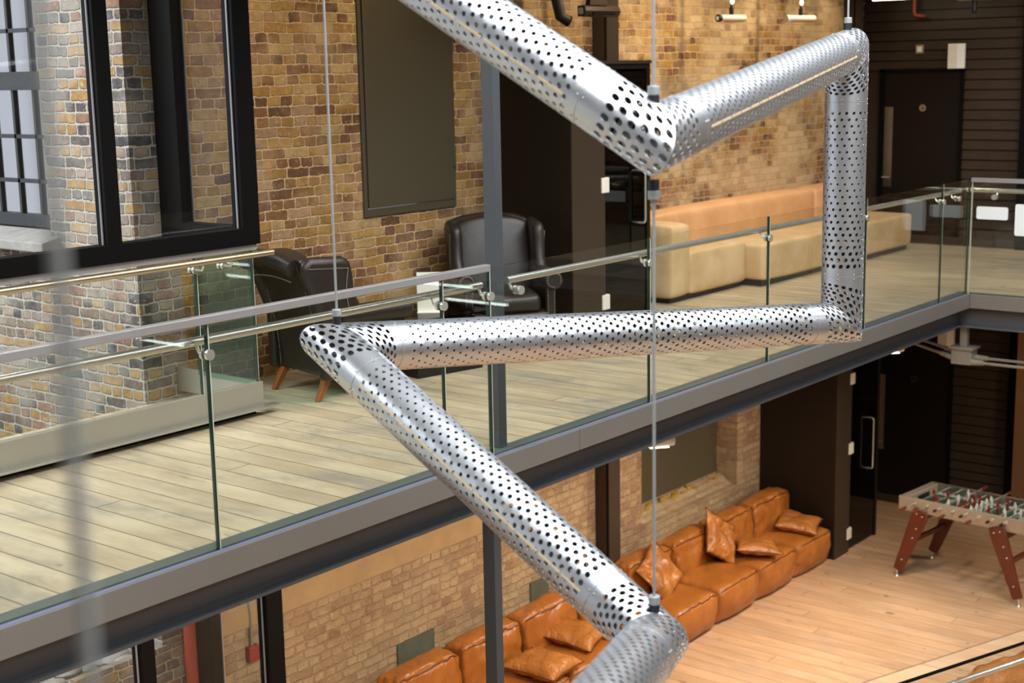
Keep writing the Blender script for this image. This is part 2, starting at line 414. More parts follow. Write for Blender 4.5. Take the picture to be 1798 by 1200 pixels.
# ------------------------------------------------------------------ mesh helpers
class MB:
    def __init__(s):
        s.v, s.f = [], []
    def add(s, vs, fs, m=None):
        o = len(s.v)
        s.v += [(m @ Vector(q))[:] if m is not None else tuple(q) for q in vs]
        s.f += [tuple(i + o for i in q) for q in fs]
        return s
    def box(s, x0, y0, z0, x1, y1, z1, m=None):
        vs = [(x0, y0, z0), (x1, y0, z0), (x1, y1, z0), (x0, y1, z0), (x0, y0, z1), (x1, y0, z1), (x1, y1, z1), (x0, y1, z1)]
        return s.add(vs, [(0, 3, 2, 1), (4, 5, 6, 7), (0, 1, 5, 4), (1, 2, 6, 5), (2, 3, 7, 6), (3, 0, 4, 7)], m)
    def cyl(s, a, b, r0, r1=None, n=16):
        r1 = r0 if r1 is None else r1
        a, b = Vector(a), Vector(b)
        d = (b - a).normalized()
        u = d.orthogonal().normalized()
        w = d.cross(u)
        vs = []
        for p, r in ((a, r0), (b, r1)):
            for i in range(n):
                t = 2 * PI * i / n
                vs.append(p + (u * math.cos(t) + w * math.sin(t)) * r)
        fs = [(i, (i + 1) % n, n + (i + 1) % n, n + i) for i in range(n)]
        fs += [tuple(range(n - 1, -1, -1)), tuple(range(n, 2 * n))]
        return s.add(vs, fs)
    def bar(s, a, b, w, h, up=(0, 0, 1)):
        a, b = Vector(a), Vector(b)
        d = (b - a).normalized()
        side = d.cross(Vector(up)).normalized()
        u = side.cross(d)
        vs = []
        for p in (a, b):
            for i, j in ((-1, -1), (1, -1), (1, 1), (-1, 1)):
                vs.append(p + side * (i * w / 2) + u * (j * h / 2))
        return s.add(vs, [(0, 3, 2, 1), (4, 5, 6, 7), (0, 1, 5, 4), (1, 2, 6, 5), (2, 3, 7, 6), (3, 0, 4, 7)])
    def path(s, pts, r, n=10, closed=False):
        pts = [Vector(p) for p in pts]
        k = len(pts)
        vs, u = [], None
        for i, p in enumerate(pts):
            if closed:
                d = (pts[(i + 1) % k] - pts[i - 1]).normalized()
            else:
                d = (pts[min(i + 1, k - 1)] - pts[max(i - 1, 0)]).normalized()
            if u is None:
                u = d.orthogonal().normalized()
            u = (u - d * u.dot(d)).normalized()
            w = d.cross(u)
            for j in range(n):
                t = 2 * PI * j / n
                vs.append(p + (u * math.cos(t) + w * math.sin(t)) * r)
        fs = []
        for i in range(k if closed else k - 1):
            q = (i + 1) % k
            for j in range(n):
                fs.append((i * n + j, i * n + (j + 1) % n, q * n + (j + 1) % n, q * n + j))
        if not closed:
            fs += [tuple(range(n - 1, -1, -1)), tuple(range((k - 1) * n, k * n))]
        return s.add(vs, fs)
    def sphere(s, c, r, n=12, sc=(1, 1, 1)):
        vs, fs = [], []
        m = n // 2
        for i in range(m + 1):
            a = PI * i / m
            for j in range(n):
                b = 2 * PI * j / n
                vs.append((c[0] + r * sc[0] * math.sin(a) * math.cos(b), c[1] + r * sc[1] * math.sin(a) * math.sin(b), c[2] + r * sc[2] * math.cos(a)))
        for i in range(m):
            for j in range(n):
                fs.append((i * n + j, i * n + n + j, i * n + n + (j + 1) % n, i * n + (j + 1) % n))
        return s.add(vs, fs)
    def prism(s, poly, t0, t1, axis='x'):
        # polygon in the two other axes, extruded along axis
        def P(a, b, t):
            return {'x': (t, a, b), 'y': (a, t, b), 'z': (a, b, t)}[axis]
        n = len(poly)
        vs = [P(a, b, t0) for a, b in poly] + [P(a, b, t1) for a, b in poly]
        fs = [tuple(range(n - 1, -1, -1)), tuple(range(n, 2 * n))] + [(i, (i + 1) % n, n + (i + 1) % n, n + i) for i in range(n)]
        return s.add(vs, fs)
    def build(s, name, mat, parent=None, smooth=None, bevel=0.0, seg=2, sub=0):
        me = bpy.data.meshes.new(name)
        me.from_pydata([tuple(q) for q in s.v], [], s.f)
        bm = bmesh.new()
        bm.from_mesh(me)
        bmesh.ops.remove_doubles(bm, verts=bm.verts, dist=1e-6)
        bmesh.ops.recalc_face_normals(bm, faces=bm.faces)
        bm.to_mesh(me)
        bm.free()
        me.materials.append(M[mat])
        if smooth is not None:
            me.shade_smooth()
            me.set_sharp_from_angle(angle=math.radians(smooth))
        o = bpy.data.objects.new(name, me)
        COL.objects.link(o)
        if parent:
            o.parent = parent
        if bevel:
            b = o.modifiers.new('bevel', 'BEVEL')
            b.width, b.segments, b.limit_method = bevel, seg, 'ANGLE'
        if sub:
            b = o.modifiers.new('sub', 'SUBSURF')
            b.levels = b.render_levels = sub
        return o

def tag(o, label, cat, group=None, kind=None):
    o['label'] = label
    o['category'] = cat
    if group:
        o['group'] = group
    if kind:
        o['kind'] = kind
    return o

def thing(name, label, cat, loc=(0, 0, 0), rz=0.0, group=None, kind=None):
    o = bpy.data.objects.new(name, None)
    o.empty_display_size = 0.1
    COL.objects.link(o)
    o.location = loc
    o.rotation_euler = (0, 0, rz)
    return tag(o, label, cat, group, kind)

def dup(root, loc, rz=None, label=None):
    def cp(o, par):
        c = o.copy()
        COL.objects.link(c)
        c.parent = par
        for ch in kids[o.name]:
            cp(ch, c)
        return c
    kids = {}
    for o in list(COL.objects):
        kids.setdefault(o.name, [])
    for o in list(COL.objects):
        if o.parent:
            kids[o.parent.name].append(o)
    r = cp(root, None)
    r.location = loc
    if rz is not None:
        r.rotation_euler = (0, 0, rz)
    if label:
        r['label'] = label
    return r

def puff(sx, sy, sz, r, n=10, bulge=(0, 0, 0), amp=0.0, freq=4.0, seed=0.0, m=None):
    # soft box: rounded edges, bulging faces, wrinkles; centred on the origin
    vs, fs, idx = [], [], {}
    hx, hy, hz = sx / 2, sy / 2, sz / 2
    def warp(q):
        return math.copysign(1 - (1 - abs(q)) ** 1.35, q)
    def vert(x, y, z):
        k = (round(x, 5), round(y, 5), round(z, 5))
        if k in idx:
            return idx[k]
        X, Y, Z = warp(x), warp(y), warp(z)
        p = Vector((X * hx, Y * hy, Z * hz))
        i = Vector((max(-hx + r, min(hx - r, p.x)), max(-hy + r, min(hy - r, p.y)), max(-hz + r, min(hz - r, p.z))))
        d = p - i
        if d.length > 1e-9:
            d.normalize()
        p = i + d * r
        p.x += math.copysign(bulge[0], X) * abs(X) ** 3 * (1 - Y * Y) * (1 - Z * Z)
        p.y += math.copysign(bulge[1], Y) * abs(Y) ** 3 * (1 - X * X) * (1 - Z * Z)
        p.z += math.copysign(bulge[2], Z) * abs(Z) ** 3 * (1 - X * X) * (1 - Y * Y)
        if amp:
            s = p * freq + Vector((seed, seed * 1.7, seed * 0.3))
            e = max(abs(X), abs(Y)) ** 2
            w = noise.noise(s) + 0.6 * noise.noise(s * 2.3)
            w2 = noise.noise(Vector((s.x * 3, s.y * 3, s.z * 0.6)))
            rg = (1 - abs(noise.noise(s * 1.3 + Vector((9, 4, seed))))) ** 5
            p += (p.normalized() if d.length < 1e-9 else d) * (amp * (w + 0.7 * e * w2 - 1.1 * rg * e))
        idx[k] = len(vs)
        vs.append(p)
        return idx[k]
    for ax in range(3):
        for sg in (-1, 1):
            for i in range(n):
                for j in range(n):
                    q = []
                    for a, b in ((i, j), (i + 1, j), (i + 1, j + 1), (i, j + 1)):
                        c = [0, 0, 0]
                        c[ax] = sg
                        c[(ax + 1) % 3] = a / n * 2 - 1
                        c[(ax + 2) % 3] = b / n * 2 - 1
                        q.append(vert(*c))
                    fs.append(tuple(q) if sg > 0 else tuple(reversed(q)))
    b = MB()
    b.add(vs, fs, m)
    return b

def pillow(w, d, h, n=16, amp=0.012, seed=0.0, m=None):
    vs, fs = [], []
    for sgn in (1, -1):
        for i in range(n + 1):
            for j in range(n + 1):
                u, v = i / n * 2 - 1, j / n * 2 - 1
                px = u * w / 2 * (1 - 0.10 * (1 - v * v))
                py = v * d / 2 * (1 - 0.10 * (1 - u * u))
                z = h / 2 * (max(0, (1 - u ** 4)) * max(0, (1 - v ** 4))) ** 0.55
                s = Vector((px * 5 + seed, py * 5 - seed, sgn * 3))
                wr = -amp * 1.5 * (1 - abs(noise.noise(s * 1.2 + Vector((3, 7, 1))))) ** 4 + amp * (noise.noise(s) + noise.noise(Vector((px * 14 + seed, py * 5, sgn))) * 0.9 * max(abs(u), abs(v)))
                vs.append((px, py, sgn * (z + wr * min(1, z / (h * 0.2)))))
    N = (n + 1) * (n + 1)
    for k in (0, 1):
        for i in range(n):
            for j in range(n):
                a = k * N + i * (n + 1) + j
                q = (a, a + n + 1, a + n + 2, a + 1)
                fs.append(q if k == 0 else tuple(reversed(q)))
    b = MB()
    b.add(vs, fs, m)
    return b

def T(x, y, z, rx=0, ry=0, rz=0):
    return Matrix.Translation((x, y, z)) @ Matrix.Rotation(rz, 4, 'Z') @ Matrix.Rotation(ry, 4, 'Y') @ Matrix.Rotation(rx, 4, 'X')

ZM = 3.362            # mezzanine floor level

# ------------------------------------------------------------------ the setting
def struct(name, mb, mat, label, cat, **kw):
    return tag(mb.build(name, mat, None, **kw), label, cat, None, 'structure')

struct('floor', MB().box(-4, -5, -0.2, 17.4, 12.5, 0), 'floor_low', 'pale peach timber board floor of the lower level', 'floor')
struct('floor_mezzanine', MB().box(-4, 5.25, ZM - 0.12, 17.0, 7.95, ZM).box(13.52, -5, ZM - 0.12, 17.0, 5.25, ZM), 'floor_up',
       'pale timber board floor of the upper walkway behind the glass balustrade', 'floor')

def wall_with_hole(x0, x1, z0, z1, hx0, hx1, hz0, hz1, y0, y1):
    b = MB()
    b.box(x0, y0, z0, hx0, y1, z1).box(hx1, y0, z0, x1, y1, z1)
    b.box(hx0, y0, z0, hx1, y1, hz0).box(hx0, y0, hz1, hx1, y1, z1)
    return b
struct('wall_back', wall_with_hole(6.30, 17.4, ZM - 0.05, 9.4, 8.10, 9.20, 4.44, 6.75, 7.95, 8.40), 'brick_up',
       'warm brown stock brick wall along the upper walkway', 'wall')
lowb = wall_with_hole(6.30, 17.4, 0, ZM - 0.06, 11.93, 13.98, 0.86, 2.72, 7.95, 8.55)
# broken corner at the left jamb and the sloping rubble sill of the recess
lowb.box(11.93, 7.97, 0.86, 12.05, 8.4, 1.72)
struct('wall_lower', lowb, 'brick_low', 'pale limewashed brick wall behind the lower leather sofas', 'wall')
struct('trim_1', MB().prism([(7.955, 0.80), (8.24, 0.80), (8.24, 0.98), (8.12, 0.94)], 11.95, 13.97, 'x'), 'brick_low',
       'sloping rubble sill under the lower olive panel', 'sill')
struct('trim_12', MB().box(6.31, 7.93, 1.505, 10.25, 7.96, 1.715), 'plaster', 'smooth tan plaster band across the lower brick wall just below the beam', 'band', bevel=.012)
for k, (vx0, vx1, vz) in enumerate(((8.30, 8.76, .74), (10.12, 10.40, .74))):
    struct('trim_%d' % (13 + k), MB().box(vx0, 7.935, vz - .09, vx1, 7.96, vz + .09), 'slate', 'grey green slate patch in the lower brick wall above the sofa, %s of the slim post' % ('left', 'right')[k], 'wall patch')
mo = MB()
for i in range(44):
    x = 12.0 + i * 0.045 + random.uniform(-.02, .02)
    if x > 13.2 and random.random() < .6:
        continue
    mo.sphere((x, 8.14 + random.uniform(-.03, .05), 0.955 + random.uniform(-.012, .02)), random.uniform(.015, .04), 6, (1.5, 1, .5))
tag(mo.build('moss', 'yellow', None, smooth=60), 'yellowish crumbs along the rubble sill of the lower recess', 'debris', None, 'stuff')

# light well beyond the main wall: the side wall with its window
wb = MB()
wb.box(5.93, 7.95, -1, 6.30, 8.90, 9.4).box(5.93, 8.90, -1, 6.30, 13.2, 4.42).box(5.93, 11.2, 4.42, 6.30, 13.2, 9.4)
struct('wall_lightwell', wb, 'brick_well', 'weathered grey and yellow brick pier seen through the glazed screen', 'wall')
struct('trim_2', MB().prism([(5.78, 4.36), (6.12, 4.36), (6.12, 4.50), (5.78, 4.43)], 8.80, 11.3, 'y'), 'stone',
       'bright stone sill under the light well window', 'sill', bevel=0.01)
win = thing('window_1', 'black steel window with small panes beside the brick pier', 'window', (6.06, 8.90, 4.50), 0, None, 'structure')
fr = MB()
fr.box(-.03, 0, 0, .04, 2.3, .09)
fr.box(-.03, 0, 0, .04, .05, 4.2)
for zz in (0.98, 2.1, 3.3):
    fr.box(-.04, 0, zz, .04, 2.3, zz + (.13 if zz < 1 else .05))
for k in range(1, 9):
    fr.box(-.02, k * .26 - .014, 0.05, .02, k * .26 + .014, 4.2)
for zz in (.33, .65, 1.4, 1.75, 2.45, 2.8):
    fr.box(-.02, 0, zz - .014, .02, 2.3, zz + .014)
fr.build('window_frame', 'white_frame', win)
MB().box(-.004, .02, .05, .004, 2.3, 4.2).build('pane', 'window_glass', win)
# rubble ledge and pipes low down in the light well
struct('trim_3', MB().box(2.0, 8.0, 0.0, 5.93, 8.9, 1.42).box(5.2, 7.93, 0, 6.2, 7.99, 1.62), 'brick_well',
       'broken brick ledge low behind the lower glazed screen', 'ledge')
lump = MB()
for i in range(60):
    lump.sphere((random.uniform(4.6, 5.9), random.uniform(8.02, 8.5), 1.43 + random.uniform(0, .04)), random.uniform(.03, .09), 8, (1.4, 1, .6))
tag(lump.build('rubble', 'stone', None, smooth=50), 'grey dusty rubble lying on the broken brick ledge', 'rubble', None, 'stuff')
dp = MB().cyl((6.10, 7.86, 0.0), (6.10, 7.86, 3.0), 0.045)
tag(dp.build('drain_pipe', 'redpipe', None, smooth=40), 'rust red vertical pipe behind the lower glazed screen', 'pipe')
cp = thing('alarm_call_point', 'small red box with grey conduit on the lower brick wall', 'alarm box', (6.72, 7.93, 1.30))
MB().box(-.05, -.03, -.06, .05, .02, .06).build('housing', 'red', cp, bevel=.006)
MB().path([(0, 0, .06), (.0, 0, .30), (-.02, 0, .5), (-.12, 0, .68), (-.2, 0, .9)], 0.012, 8).build('conduit', 'greypaint', cp, smooth=40)

# end wall with cladding
eb = MB()
eb.box(17.02, 5.92, 0, 17.4, 7.95, 9.4)
for lo, hi in ((0.10, 3.2), (ZM + .10, 6.8)):
    z = lo
    while z < hi:
        y0 = 5.93
        y1 = 7.95
        # boards stop at the door openings
        top_door = 2.0 if lo < 1 else 5.48
        if z < top_door - 0.02:
            y1 = 6.66
        eb.prism([(17.03, z), (16.985, z), (17.0, z + .100), (17.03, z + .100)], y0, y1, 'y')
        z += 0.118
struct('wall_end', eb, 'cladding', 'brown black horizontal weatherboard wall at the far end', 'wall')
struct('wall_side', MB().box(17.02, -5, 0, 17.4, 5.78, 9.4), 'brick_dim', 'brown brick wall past the weatherboards at the far right', 'wall')
struct('trim_4', MB().box(16.90, 5.78, 0, 17.05, 5.93, 6.9), 'blackmetal', 'black post at the edge of the weatherboard wall', 'post')
struct('trim_5', MB().box(16.72, 5.62, 0, 16.88, 5.77, 3.05), 'brownpost', 'brown timber post at the lower right edge', 'post')
struct('baseboard_1', MB().box(16.95, 6.0, 0, 17.0, 7.9, 0.10), 'jamb', 'low brown skirting under the lower weatherboards', 'skirting')
struct('baseboard_2', MB().box(16.95, 5.95, ZM, 17.0, 7.9, ZM + .10), 'jamb', 'low brown skirting under the upper weatherboards', 'skirting')

def end_door(n, z, lab):
    d = thing('door_%d' % n, lab, 'door', (16.99, 7.16, z), 0, None, 'structure')
    MB().box(-.01, -.48, 0.02, .02, .48, 2.08).build('door_leaf', 'blackmatt', d, bevel=.004)
    MB().box(-.03, -.52, 0, .03, -.48, 2.12).box(-.03, .48, 0, .03, .54, 2.12).box(-.03, -.52, 2.08, .03, .54, 2.12).build('door_frame', 'blackmetal', d)
    MB().box(-.016, .36, .68, -.008, .47, 1.66).build('push_plate', 'steel', d)
    MB().cyl((-.05, .36, .80), (-.05, .47, .80), .011, n=10).cyl((-.05, .45, .80), (-.01, .45, .80), .011, n=8).build('lever', 'polish', d, smooth=40)
    s = MB().cyl((-.022, -.02, 1.65), (-.008, -.02, 1.65), .042, n=28).build('sign', 'steel', d, smooth=30)
    g = MB()
    if n == 1:      # pictogram of a standing figure
        g.sphere((-.023, -.02, 1.672), .008, 8, (.3, 1, 1))
        g.add([(-.0235, -.02, 1.664), (-.0235, -.036, 1.632), (-.0235, -.004, 1.632)], [(0, 1, 2)])
    else:           # two figures side by side
        for dy in (-.014, .014):
            g.sphere((-.023, -.02 + dy, 1.670), .007, 8, (.3, 1, 1))
            g.box(-.0235, -.028 + dy, 1.63, -.022, -.012 + dy, 1.662)
    g.build('pictogram', 'black', s)
end_door(1, ZM, 'black door with steel push plate under the upper white box')
end_door(2, 0.0, 'black door with steel push plate behind the lower smoked glass door')

# unseen enclosure of the hall
struct('wall_front', MB().box(-4, -5.2, 0, 17.4, -5.0, 9.4), 'dimwall', 'plain grey wall of the hall behind the viewpoint', 'wall')
struct('wall_left', MB().box(-4.2, -5, 0, -4.0, 7.95, 9.4), 'dimwall', 'plain grey wall of the hall to the left of the frame', 'wall')
struct('ceiling', MB().box(-4, -5, 9.42, 17.4, 7.95, 9.5).box(-4, 5.3, 6.95, 17.0, 7.95, 7.05), 'ceil', 'dark boarded ceiling above the walkway and atrium', 'ceiling')
struct('floor_gallery', MB().box(2.0, -5, 3.02, 13.4, -2.4, ZM), 'dimwall', 'slab of the opposite gallery below the viewpoint', 'floor')

# walkway edge: fascia, lip, channel, beam
struct('trim_6', MB().box(-4, 5.10, ZM - .134, 7.02, 5.135, ZM).box(7.024, 5.10, ZM - .134, 9.93, 5.135, ZM).box(9.934, 5.10, ZM - .134, 13.40, 5.135, ZM),
       'fascia', 'long grey steel fascia along the walkway edge', 'fascia', bevel=.003)
struct('trim_7', MB().box(13.40, -5, ZM - .134, 13.435, 5.10, ZM), 'fascia', 'grey steel fascia along the edge of the far cross balcony', 'fascia', bevel=.003)
struct('trim_8', MB().box(-4, 5.106, ZM - .05, 13.40, 5.139, ZM + .002), 'lip', 'grey lip in front of the walkway glass, sky reflection put into its colour', 'trim')
struct('trim_9', MB().box(-4, 5.158, ZM - .13, 13.5, 5.25, ZM + .003).box(13.435, -5, ZM - .13, 13.52, 5.16, ZM + .002), 'strip', 'dark grey channel strip behind the foot of the glass', 'trim')
bm_ = MB()
bm_.box(-4, 5.25, ZM - .32, 13.52, 5.265, ZM - .12).box(-4, 5.20, ZM - .335, 13.52, 5.32, ZM - .318)
struct('beam_1', bm_, 'beam', 'dark grey steel channel beam under the walkway fascia', 'beam')
struct('beam_2', MB().box(13.50, -5, ZM - .32, 13.515, 5.25, ZM - .12).box(13.45, -5, ZM - .335, 13.57, 5.25, ZM - .318), 'beam',
       'dark grey steel beam under the far cross balcony', 'beam')
struct('ceiling_lower', MB().box(-4, 5.27, ZM - .20, 17.0, 7.95, ZM - .125).box(13.53, -5, ZM - .20, 17.0, 5.27, ZM - .125), 'ceil', 'dark soffit under the walkway', 'ceiling')

# steel columns
def hcol(name, x, z0, z1, lab):
    b = MB().box(x, 7.78, z0, x + .19, 7.795, z1).box(x, 7.93, z0, x + .19, 7.945, z1).box(x + .085, 7.79, z0, x + .105, 7.94, z1)
    b.box(x, 7.82, z0, x + .09, 7.93, z1)
    struct(name, b, 'jamb', lab, 'column')
hcol('column_1', 11.19, 0, ZM - .2, 'dark steel column standing behind the lower sofas against the pale brick')
hcol('column_2', 11.21, ZM, 6.95, 'dark steel column on the upper brick wall above the glass door portal')
hcol('column_3', 16.44, ZM, 6.95, 'dark steel column on the upper brick wall near the far end')
struct('column_4', MB().box(6.372, 5.207, ZM, 6.44, 5.29, 6.95), 'col', 'slim slate grey post rising from the walkway edge', 'post', bevel=.003)
struct('column_5', MB().box(6.374, 5.27, 0, 6.442, 5.36, ZM - .32), 'col', 'slim slate grey post below the walkway in front of the sofas', 'post', bevel=.003)

# portals with smoked glass doors
def portal(n, x0, x1, yf, z0, z1, dx0, lab):
    b = MB()
    b.box(x0, yf + .012, z0, x0 + .04, 7.95, z1 - .06)            # left cheek
    b.box(x0, yf + .012, z1 - .06, x1, 7.95, z1)            # top
    b.box(x1 - .05, yf + .012, z0, x1, 7.95, z1 - .06)
    o = struct('wall_portal_%s' % ('upper' if n == 1 else 'lower'), b, 'umber', lab[0], 'portal')
    MB().box(x0, yf, z0, dx0, yf + .0115, z1).box(dx0 - .04, yf + .0115, z0, dx0, yf + .09, z1 - .06).build('jamb', 'jamb', o)
    MB().box(x0 - .01, yf - .012, z1 - .015, x1 + .01, yf + .03, z1 + .012).build('head_trim', 'jamb', o)
    MB().box(dx0, 7.6, z0, x1 - .05, 7.62, z1 - .06).build('back_panel', 'blackmatt', o)
    d = thing('glass_door', lab[1], 'door', (dx0, yf + .03, z0))
    w = x1 - dx0 - .02
    MB().box(.004, -.006, .02, w, .006, z1 - z0 - .08).build('leaf', 'door_glass', d)
    MB().box(w, -.006, .02, w + .006, .006, z1 - z0 - .08).build('leaf_edge', 'glass_edge', d)
    for hz in lab[2]:
        MB().box(-.055, -.042, hz - .065, .052, -.008, hz + .065).build('hinge', 'white', d, bevel=.006)
    hx, z_lo, z_hi, r = lab[5] - dx0, lab[3], lab[4], .035
    pts = []
    for cy_, cz, a0 in ((.078 - r, z_hi - r, 0), (-.078 + r, z_hi - r, 90), (-.078 + r, z_lo + r, 180), (.078 - r, z_lo + r, 270)):
        for k in range(5):
            a = math.radians(a0 + k * 22.5)
            pts.append((hx, cy_ + r * math.cos(a), cz + r * math.sin(a)))
    MB().path(pts, .011, 10, True).build('handle', 'polish', d, smooth=50)
    return d
portal(1, 9.64, 10.83, 7.05, ZM, 5.605, 10.11,
       ('black brown portal box projecting from the upper brick wall', 'smoked glass door of the upper portal beside the tan bench', (.21, 1.215), .845, 1.305, 10.66))
portal(2, 14.51, 15.64, 6.98, 0.0, 3.15, 14.87,
       ('black brown portal box at the right end of the lower sofa', 'smoked glass door of the lower portal beside the sofa end', (.22, 1.235, 2.05), .89, 1.50, 15.36))

# olive panels closing the openings
pn = thing('shutter_panel', 'tall olive grey shutter in the upper brick wall', 'shutter', (8.10, 7.93, 4.44))
MB().box(0, 0, 0, .035, .06, 2.3).box(1.065, 0, 0, 1.10, .06, 2.3).box(.035, 0, 0, 1.065, .06, .06).build('frame', 'olive', pn, bevel=.004)
MB().box(.042, -.012, .068, 1.06, .03, 2.3).build('leaf', 'olive', pn, bevel=.004)
for hz in (.42, 1.36):
    MB().box(1.055, -.02, hz - .09, 1.085, .01, hz + .09).build('hinge', 'olive', pn, bevel=.004)
pn2 = thing('blanking_panel', 'wide olive grey panel set back in the lower brick recess', 'panel', (11.93, 8.22, .88))
MB().box(0, 0, 0, 2.05, .03, 1.84).build('board', 'olive', pn2)
for lz in (.55, .68):
    MB().box(2.02, -.02, lz, 2.045, 0, lz + .07).build('latch', 'steel', pn2)

# ------------------------------------------------------------------ balustrades
def balustrade_x(name, lab, y, z0, xs, cap, rail_y, rail_z, disc_xs, rail_spans, glass_top=1.085, foot=-.11, cap_span=None, rail_mat='polish'):
    t = thing(name, lab, 'balustrade', (xs[0], y, z0))
    X0 = xs[0]
    for a, b in zip(xs[:-1], xs[1:]):
        g = MB().box(a - X0 + .004, -.008, foot, b - X0 - .004, .008, glass_top).build('glass_panel', 'glass', t)
        MB().box(b - X0 - .0045, -.009, foot, b - X0 + .0035, .009, glass_top).build('edge', 'glass_edge', g)
        MB().box(a - X0 + .003, -.009, foot, a - X0 + .010, .009, glass_top).build('edge', 'glass_edge_light', g)
    if cap_span:
        MB().box(cap_span[0] - X0, -.022, glass_top - .018, cap_span[1] - X0, .022, glass_top + .022).build('cap_rail', 'capgrey', t, bevel=.004)
    for a, b in rail_spans:
        MB().cyl((a - X0, rail_y - y, rail_z - z0), (b - X0, rail_y - y, rail_z - z0), .0215, n=20).build('handrail', rail_mat, t, smooth=40)
    for x in disc_xs:
        c = MB().cyl((x - X0, -.026, rail_z - z0 - .055), (x - X0, -.010, rail_z - z0 - .055), .026, n=20)
        c.cyl((x - X0, .010, rail_z - z0 - .055), (x - X0, .026, rail_z - z0 - .055), .026, n=20)
        c.path([(x - X0, .026, rail_z - z0 - .055), (x - X0, (rail_y - y) * .8, rail_z - z0 - .052), (x - X0, rail_y - y, rail_z - z0 - .02)], .008, 8)
        c.build('clamp', 'polish', t, smooth=40)
    return t

JX = [2.56, 4.194, 5.821, 6.224, 7.873, 9.484, 11.145, 12.75, 13.40]
balustrade_x('glass_balustrade', 'long glass balustrade with steel handrail along the walkway edge', 5.148, ZM, [-.7, .93] + JX, True, 5.215, 4.352,
             [4.194, 5.821, 6.224, 6.50, 7.873, 9.484, 11.145, 12.75, 13.12], [(-.7, 6.235), (6.47, 13.34)], 1.095, -.11, (-.7, 6.224))
# cross balcony balustrade (runs towards the viewer)
t = thing('glass_balustrade', 'glass balustrade with steel handrail on the far cross balcony', 'balustrade', (13.418, 5.13, ZM))
g = MB().box(-.008, -1.63, -.11, .008, -.006, 1.085).build('glass_panel', 'glass', t)
MB().box(-.009, -.008, -.11, .009, 0, 1.085).build('edge', 'glass_edge_light', g)
g = MB().box(-.008, -3.3, -.11, .008, -1.64, 1.085).build('glass_panel', 'glass', t)
MB().box(-.009, -1.64, -.11, .009, -1.63, 1.085).build('edge', 'glass_edge', g)
MB().box(-.022, -3.3, 1.07, .022, 0.005, 1.11).build('cap_rail', 'capgrey', t, bevel=.004)
MB().cyl((.067, -3.3, .99), (.067, .06, .99), .0215, n=20).sphere((.067, .06, .99), .0215, 16).build('handrail', 'polish', t, smooth=40)
for dy in (-.22, -1.635):
    c = MB().cyl((-.026, dy, .935), (-.010, dy, .935), .026, n=20).cyl((.010, dy, .935), (.026, dy, .935), .026, n=20)
    c.path([(.026, dy, .935), (.055, dy, .94), (.067, dy, .97)], .008, 8).build('clamp', 'polish', t, smooth=40)
# sheets taped to the cross balcony glass
def sheet(y0, y1, z0, z1, lab):
    r = .018
    pts = []
    for cx, cz, a0 in ((y1 - r, z1 - r, 0), (y0 + r, z1 - r, 90), (y0 + r, z0 + r, 180), (y1 - r, z0 + r, 270)):
        for k in range(5):
            a = math.radians(a0 + k * 22.5)
            pts.append((cx + r * math.cos(a), cz + r * math.sin(a)))
    tag(MB().prism(pts, 13.4065, 13.4095, 'x').build('paper_sheet', 'paper', None), lab, 'paper')
sheet(4.775, 5.075, 4.085, 4.205, 'wide blank white sheet stuck on the cross balcony glass')
sheet(4.50, 4.708, 3.945, 4.24, 'upright blank white sheet stuck on the cross balcony glass')

# rear balustrade in front of the light well, under the black screen
rb = balustrade_x('glass_balustrade', 'glass balustrade under the black framed screen at the left', 7.10, ZM, [1.0, 2.6, 4.15, 5.73, 6.19], True, 7.0, 4.425,
                  [2.6, 4.15, 5.72, 5.95], [(-.5, 6.285)], 1.10, .19, (1.0, 6.225), 'brass')
MB().box(0, -.02, .04, 5.22, .02, .215).build('skirt', 'skirt', rb, bevel=.003)
MB().box(0, -.09, .045, 5.31, .0, .058).build('flange', 'skirt', rb, bevel=.002)
MB().box(0, .02, 0, 5.18, .06, .05).build('plinth', 'blackmetal', rb)
g = MB().box(5.19, .02, .19, 5.206, .60, 1.10).build('glass_panel', 'green_glass', rb)
MB().box(5.19, .0, .19, 5.206, .012, 1.10).build('edge', 'glass_edge_light', g)
MB().box(5.20, .0, .05, 5.215, .84, .215).build('skirt', 'skirt', rb)
MB().cyl((5.28, -.10, 1.063), (5.28, .5, 1.063), .0215, n=16).build('handrail', 'brass', rb, smooth=40)

def screen(name, lab, z0, z1, xm, dx=0.0):
    t = thing(name, lab, 'screen', (0, 7.10, z0))
    H = z1 - z0
    fz = .11
    MB().box(0, -.05, 0, 6.095 + dx, .05, fz).build('bottom_rail', 'blackmetal', t, bevel=.003)
    MB().box(6.095 + dx, -.05, 0, 6.235 + dx, .05, H).build('corner_post', 'blackmetal', t, bevel=.003)
    for x in xm:
        MB().box(x, -.05, fz, x + .10, .05, H).build('mullion', 'blackmetal', t, bevel=.003)
    prev = 0
    for x in list(xm) + [6.095 + dx]:
        pa = MB().box(prev, -.006, fz, x, .006, H).build('pane', 'screen_glass', t)
        MB().box(x - .012, -.014, fz, x - .004, -.004, H).build('bead', 'capgrey', pa)
        prev = x + .10
    MB().box(6.15 + dx, .05, 0, 6.235 + dx, .62, fz).build('return_rail', 'blackmetal', t)
    MB().box(6.15 + dx, .62, 0, 6.245 + dx, .848, H).build('rear_post', 'blackmetal', t, bevel=.003)
    pa = MB().box(6.20 + dx, .05, fz, 6.212 + dx, .62, H).build('return_pane', 'screen_glass', t)
    MB().box(6.235 + dx, .605, fz, 6.247 + dx, .62, H).build('bead', 'capgrey', pa)
screen('glazed_screen', 'black framed glazed screen above the left balustrade', 4.485, 6.95, (1.6, 3.35, 5.07))
